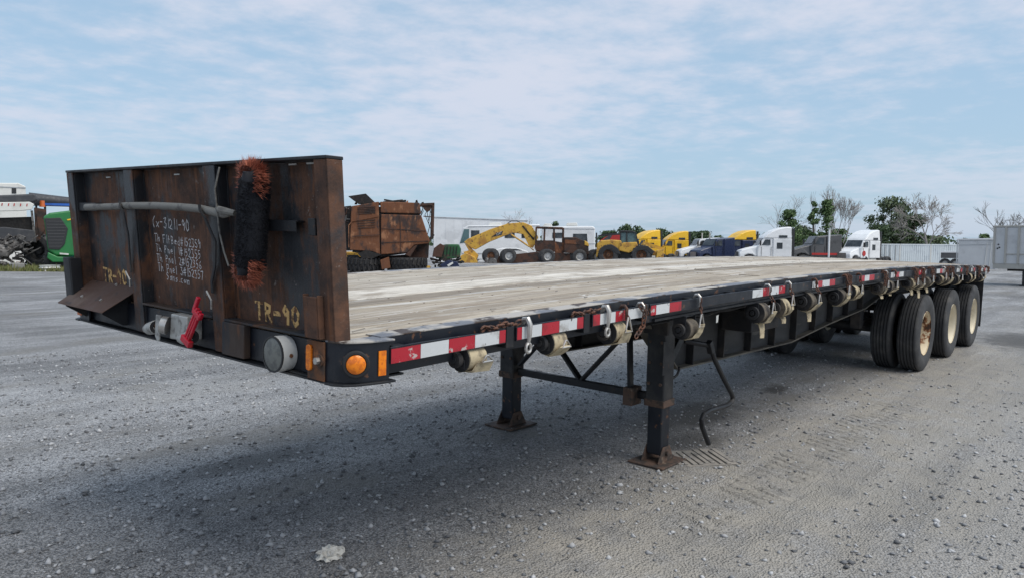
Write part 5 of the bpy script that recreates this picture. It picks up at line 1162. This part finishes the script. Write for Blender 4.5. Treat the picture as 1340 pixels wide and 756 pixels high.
P = Place(84, 42); B = P.root('green_tractor', 'green farm tractor with black mesh grille beside the headboard', 'tractor')
P.poly([(63, 285), (70, 280), (92, 276.5), (104, 278), (110, 290), (110, 336), (76, 335), (67, 328), (65, 300)], -.5, .7).build('hood', 'green_paint', B, bevel=.09)
P.poly([(64.5, 287), (82, 286), (90, 300), (86, 320), (80, 327), (68, 326), (66, 304)], -.56, -.503).build('grille', 'dark_trim', B, bevel=.02)
for i in range(9): P.poly([(66.5 + i * .25, 291 + i * 4), (66.5 + i * .25, 290.4 + i * 4), (88 - abs(i - 2) * .9, 290.4 + i * 4), (88 - abs(i - 2) * .9, 291 + i * 4)], -.575, -.562).build('grille_bar', 'grey_paint', B)
P.poly([(67, 330), (78, 336), (110, 337), (110, 344), (72, 343), (66, 338)], -.6, .6).build('front_support', 'green_paint', B, bevel=.05); P.poly([(80, 333), (80, 331), (90, 332), (90, 334)], -.62, -.59).build('badge_plate', 'white_old', B); P.poly([(89, 288), (98, 286), (98, 287.6), (90, 289.6)], -.53, -.502).build('yellow_stripe', 'yellow_paint', B)
MB().box(-.6, 1.1, -.2, .3, .25, .6).build('axle_beam', 'dark_trim', B); bg_wheel(B, Vector((1.2, .3, .60)), .60, .4, 'yellow_paint', lugs=14); bg_wheel(B, Vector((-.35, .75, .60)), .60, .4, 'yellow_paint', lugs=14)
P = Place(66, 40.2); q = P.root('wheel_stack', 'two white steel wheels stacked flat on the grass', 'wheel')
for z in (.0, .16): MB().lathe([(.42, 0), (.50, .01), (.46, .05), (.45, .10), (.50, .145), (.42, .15)], (0, 0, z + .01), (0, 0, 1), 28, True).build('rim_ring', 'white_old', q, smooth=True)
P = Place(25, 40.4); q = P.root('concrete_block', 'grey concrete block lying in the grass', 'block'); MB().box(-.28, .28, -.2, .2, 0, .40).build('block_body', 'concrete_grey', q, bevel=.03); MB().tube([(-.1, 0, .39), (-.08, 0, .47), (.08, 0, .47), (.1, 0, .39)], .015, 6).build('lifting_eye', 'rust_light', q)
# grass verge
Rg = random.Random(6); gm = MB()
for i in range(5200):
    px = Rg.uniform(-60, 112); d = 39.6 + 7 * Rg.random() ** 1.6; P = Place(px, d); h = Rg.uniform(.08, .32) * (1.5 if Rg.random() < .08 else 1); a = Rg.uniform(0, PI); e = Vector((math.cos(a), math.sin(a), 0)) * Rg.uniform(.02, .05); t = Vector((Rg.gauss(0, .06), Rg.gauss(0, .06), h))
    gm.add([P.loc - e, P.loc + e, P.loc + t], [(0, 1, 2)])
tag(gm.build('grass', 'grass_blade', recalc=False), 'rough yellow green grass along the wrecked tractors', 'grass', kind='stuff')

# ---- trees
def branches(R, p, d, l, r, depth, segs, spread, up, minr):
    n = 4; pts = [p]; rad = [r]
    for i in range(n):
        d = (d + Vector((R.gauss(0, .10), R.gauss(0, .10), R.gauss(0, .05) + up))).normalized(); p = p + d * (l / n); pts.append(p); rad.append(max(minr, r * (1 - .45 * (i + 1) / n)))
        if depth and i >= 1:
            for q in range(1 if i < n - 1 else 2):
                ax = Vector((R.gauss(0, 1), R.gauss(0, 1), R.gauss(0, .5))); ax = (ax - d * ax.dot(d)).normalized()
                nd = (d + ax * R.uniform(spread * .6, spread * 1.25)).normalized()
                branches(R, p, nd, l * R.uniform(.55, .78), rad[-1] * R.uniform(.5, .7), depth - 1, segs, spread, up, minr)
    segs.append((pts, rad))
def bare_tree(px, d, h, label, seed, r=.16, spread=.55, up=.05, mat='bark_pale', minr=.018, lean=0, group='bare trees beyond the lorries', depth=4, base=.34):
    minr *= .72
    P = Place(px, d); R = random.Random(seed); B = P.root('bare_tree', label, 'tree', group)
    segs = []; branches(R, Vector((0, 0, 0)), Vector((lean, 0, 1)).normalized(), h * base, r, depth, segs, spread, up, minr)
    top = max(max(q.z for q in s[0]) for s in segs); k2 = h / top
    tk = MB(); tw_ = MB()
    for pts, rad in segs:
        pts = [q * k2 for q in pts]
        (tk if rad[0] > r * .9 else tw_).tube(pts, rad, 6 if rad[0] > .06 else 3)
    tk.build('trunk', mat, B, smooth=True, recalc=False); tw_.build('limbs', mat, B, smooth=True, recalc=False); return B
def leafy_tree(px, d, h, wd, label, seed, mat='leaf_mid', clumps=26, per=110, leaf=.22, base=.22, group='green trees beyond the yard', shape=0):
    P = Place(px, d); R = random.Random(seed); B = P.root('leafy_tree', label, 'tree', group)
    tk = MB(); tk.tube([(0, 0, 0), (.1, 0, h * .3), (-.05, .1, h * .6), (0, 0, h * .9)], [.22, .17, .10, .03], 7); cr = MB()
    for c in range(clumps):
        t = R.random(); z = h * (base + (1 - base) * t); rr = wd * .5 * (math.sin(PI * min(1, .18 + .80 * t)) ** .8 if shape == 0 else (1.08 - t) ** .8) * math.sqrt(R.random())
        a = R.uniform(0, 2 * PI); cc = Vector((rr * math.cos(a), rr * math.sin(a), z - h * .03)); cs = wd * R.uniform(.12, .24)
        tk.tube([(0, 0, max(.3, z - rr * .7 - .2)), tuple(cc)], [.06, .02], 4)
        for i in range(per):
            v = Vector((R.gauss(0, 1), R.gauss(0, 1), R.gauss(0, 1))).normalized() * (R.random() ** .75) * cs * 1.15; v.z *= .8; p = cc + v
            if p.z > h: continue
            n_ = (v.normalized() + Vector((R.gauss(0, .6), R.gauss(0, .6), R.gauss(0, .6)))).normalized(); u_ = n_.orthogonal().normalized(); w_ = n_.cross(u_); s = leaf * R.uniform(.5, 1.1)
            cr.add([p + u_ * s, p + w_ * s * .55, p - u_ * s, p - w_ * s * .55], [(0, 1, 2, 3)])
    tk.build('trunk', 'bark_dark', B, smooth=True, recalc=False); cr.build('crown', mat, B, recalc=False); return B
def th(px, row, d): return CAM.z + (yh(px) - row) * d / FPX - Place(px, d).loc.z
bare_tree(1024, 105, th(1024, 256, 105), 'spreading bare tree rising behind the white high roof lorry', 41, .15, .62, .03, depth=4)
bare_tree(1101, 108, th(1101, 240, 108), 'tall bare tree with upright twigs beside the ivy green trees', 44, .20, .42, .08, depth=5, minr=.022)
bare_tree(1084, 112, th(1084, 244, 112), 'thin upright bare tree behind the ivy covered trunks', 45, .13, .36, .10)
bare_tree(1062, 110, th(1062, 250, 110), 'single thin bare stem beside the ivy covered trunks', 49, .10, .30, .12, depth=3)
bare_tree(1212, 100, th(1212, 252, 100), 'wide bare tree with crooked limbs next to the dark leafy trees', 52, .24, .68, .0, depth=5, base=.30, minr=.026)
bare_tree(1299, 95, th(1299, 262, 95), 'bare tree with dense twigs behind the grain trailer', 57, .22, .45, .06, mat='bark_dark', depth=4)
bare_tree(1334, 92, th(1334, 276, 92), 'drooping bare tree above the grain trailer', 59, .18, .75, -.03, mat='bark_dark', depth=4)
bare_tree(668, 150, th(668, 272, 150), 'small bare treetop above the long white trailer', 63, .16, .5, .06, depth=4)
bare_tree(694, 150, th(694, 282, 150), 'faint low bare treetop behind the motorhomes', 64, .14, .6, .02, depth=3)
leafy_tree(1030, 100, th(1030, 275, 100), 3.9, 'ivy covered tree directly behind the white high roof lorry', 71, 'leaf_mid', 24, 130, .20, .45, 'ivy covered trees', 1)
leafy_tree(1062, 100, th(1062, 264, 100), 1.9, 'narrow ivy covered trunk leaning beside a larger one', 72, 'leaf_mid', 18, 110, .18, .3, 'ivy covered trees', 1)
leafy_tree(1079, 101, th(1079, 262, 101), 3.4, 'tall dense ivy covered tree above the dark grey lorry', 73, 'leaf_mid', 34, 130, .20, .2, 'ivy covered trees', 1)
leafy_tree(1163, 108, th(1163, 257, 108), 6.0, 'large dark leafy tree above the pale container', 75, 'leaf_olive', 40, 150, .24, .25)
leafy_tree(1148, 106, th(1148, 290, 106), 4.2, 'low dark bush tree behind the white lorry with the red mark', 76, 'leaf_dark', 22, 130, .22, .1)
leafy_tree(1194, 106, th(1194, 280, 106), 4.6, 'smaller dark leafy tree beside the crooked bare tree', 77, 'leaf_dark', 26, 140, .22, .2)
leafy_tree(1287, 98, th(1287, 306, 98), 2.4, 'small green bush behind the van trailer roof', 78, 'leaf_mid', 12, 100, .2, .2)
for i, (px, row, wd) in enumerate(((795, 303, 12), (812, 298, 13), (822, 294, 14), (836, 301, 12), (868, 299, 13), (884, 303, 10), (905, 304, 10), (918, 303, 12), (938, 309, 10), (1242, 322, 14))):
    D = 190
    leafy_tree(px, D, th(px, row, D), wd * .55, ['round dark tree on the far hedge line behind the loader', 'tall dark tree on the far hedge line behind the loader', 'tallest round tree on the far hedge line over the loader cab', 'dark tree between the loader cab and the yellow sleeper', 'round tree showing between two yellow lorries', 'low tree behind the yellow lorry with the red hood', 'thin topped tree behind the low white lorry', 'dark tree above the low white lorry', 'low dark tree behind the navy lorry', 'far low bush over the dark flat trailer'][i], 90 + i, 'leaf_dark', 18, 110, .42, .1)
for i, (px, row, wd, lab) in enumerate(((1008, 306, 5, 'low hedge bush peeking above the white high roof lorry nose'), (1047, 296, 4, 'dense hedge bush between the ivy trees'), (1094, 300, 5, 'hedge bush at the foot of the tall bare tree'), (1132, 303, 4, 'hedge bush just behind the white lorry with the red mark'), (1178, 300, 6, 'thick hedge bush under the large dark leafy tree'), (1216, 309, 6, 'hedge bush at the foot of the crooked bare tree'))):
    leafy_tree(px, 116, th(px, row, 116), wd, lab, 130 + i, ('leaf_mid', 'leaf_olive')[i % 2], 26, 120, .24, .06, 'hedge bushes behind the lorries')
leafy_tree(724, 120, th(724, 288, 120), 2.6, 'small green treetop over the second motorhome', 111, 'leaf_dark', 8, 90, .2, .55)
# far woodland edge on the horizon
Rw = random.Random(33); wm = MB()
for i in range(9000):
    px = Rw.uniform(-250, 1700); d = Rw.uniform(420, 470); v = FW + RT * ((px - 670) / FPX); v.z = 0; v *= d / v.dot(Vector((FW.x, FW.y, 0)).normalized())
    hmax = 5.5 + 2.2 * math.sin(px * .021) + 1.6 * math.sin(px * .057 + 1); p = Vector((CAM.x + v.x, CAM.y + v.y, -.5 + Rw.uniform(0, hmax))); a = Rw.uniform(0, PI); u_ = Vector((math.cos(a), math.sin(a), Rw.uniform(-.4, .4))) * Rw.uniform(.5, 1.3); w_ = Vector((Rw.uniform(-.4, .4), Rw.uniform(-.4, .4), 1)) * Rw.uniform(.4, .9)
    wm.add([p + u_, p + w_, p - u_, p - w_], [(0, 1, 2, 3)])
tag(wm.build('woodland', 'leaf_dark', recalc=False), 'distant dark woodland edge along the horizon', 'woodland', kind='stuff')
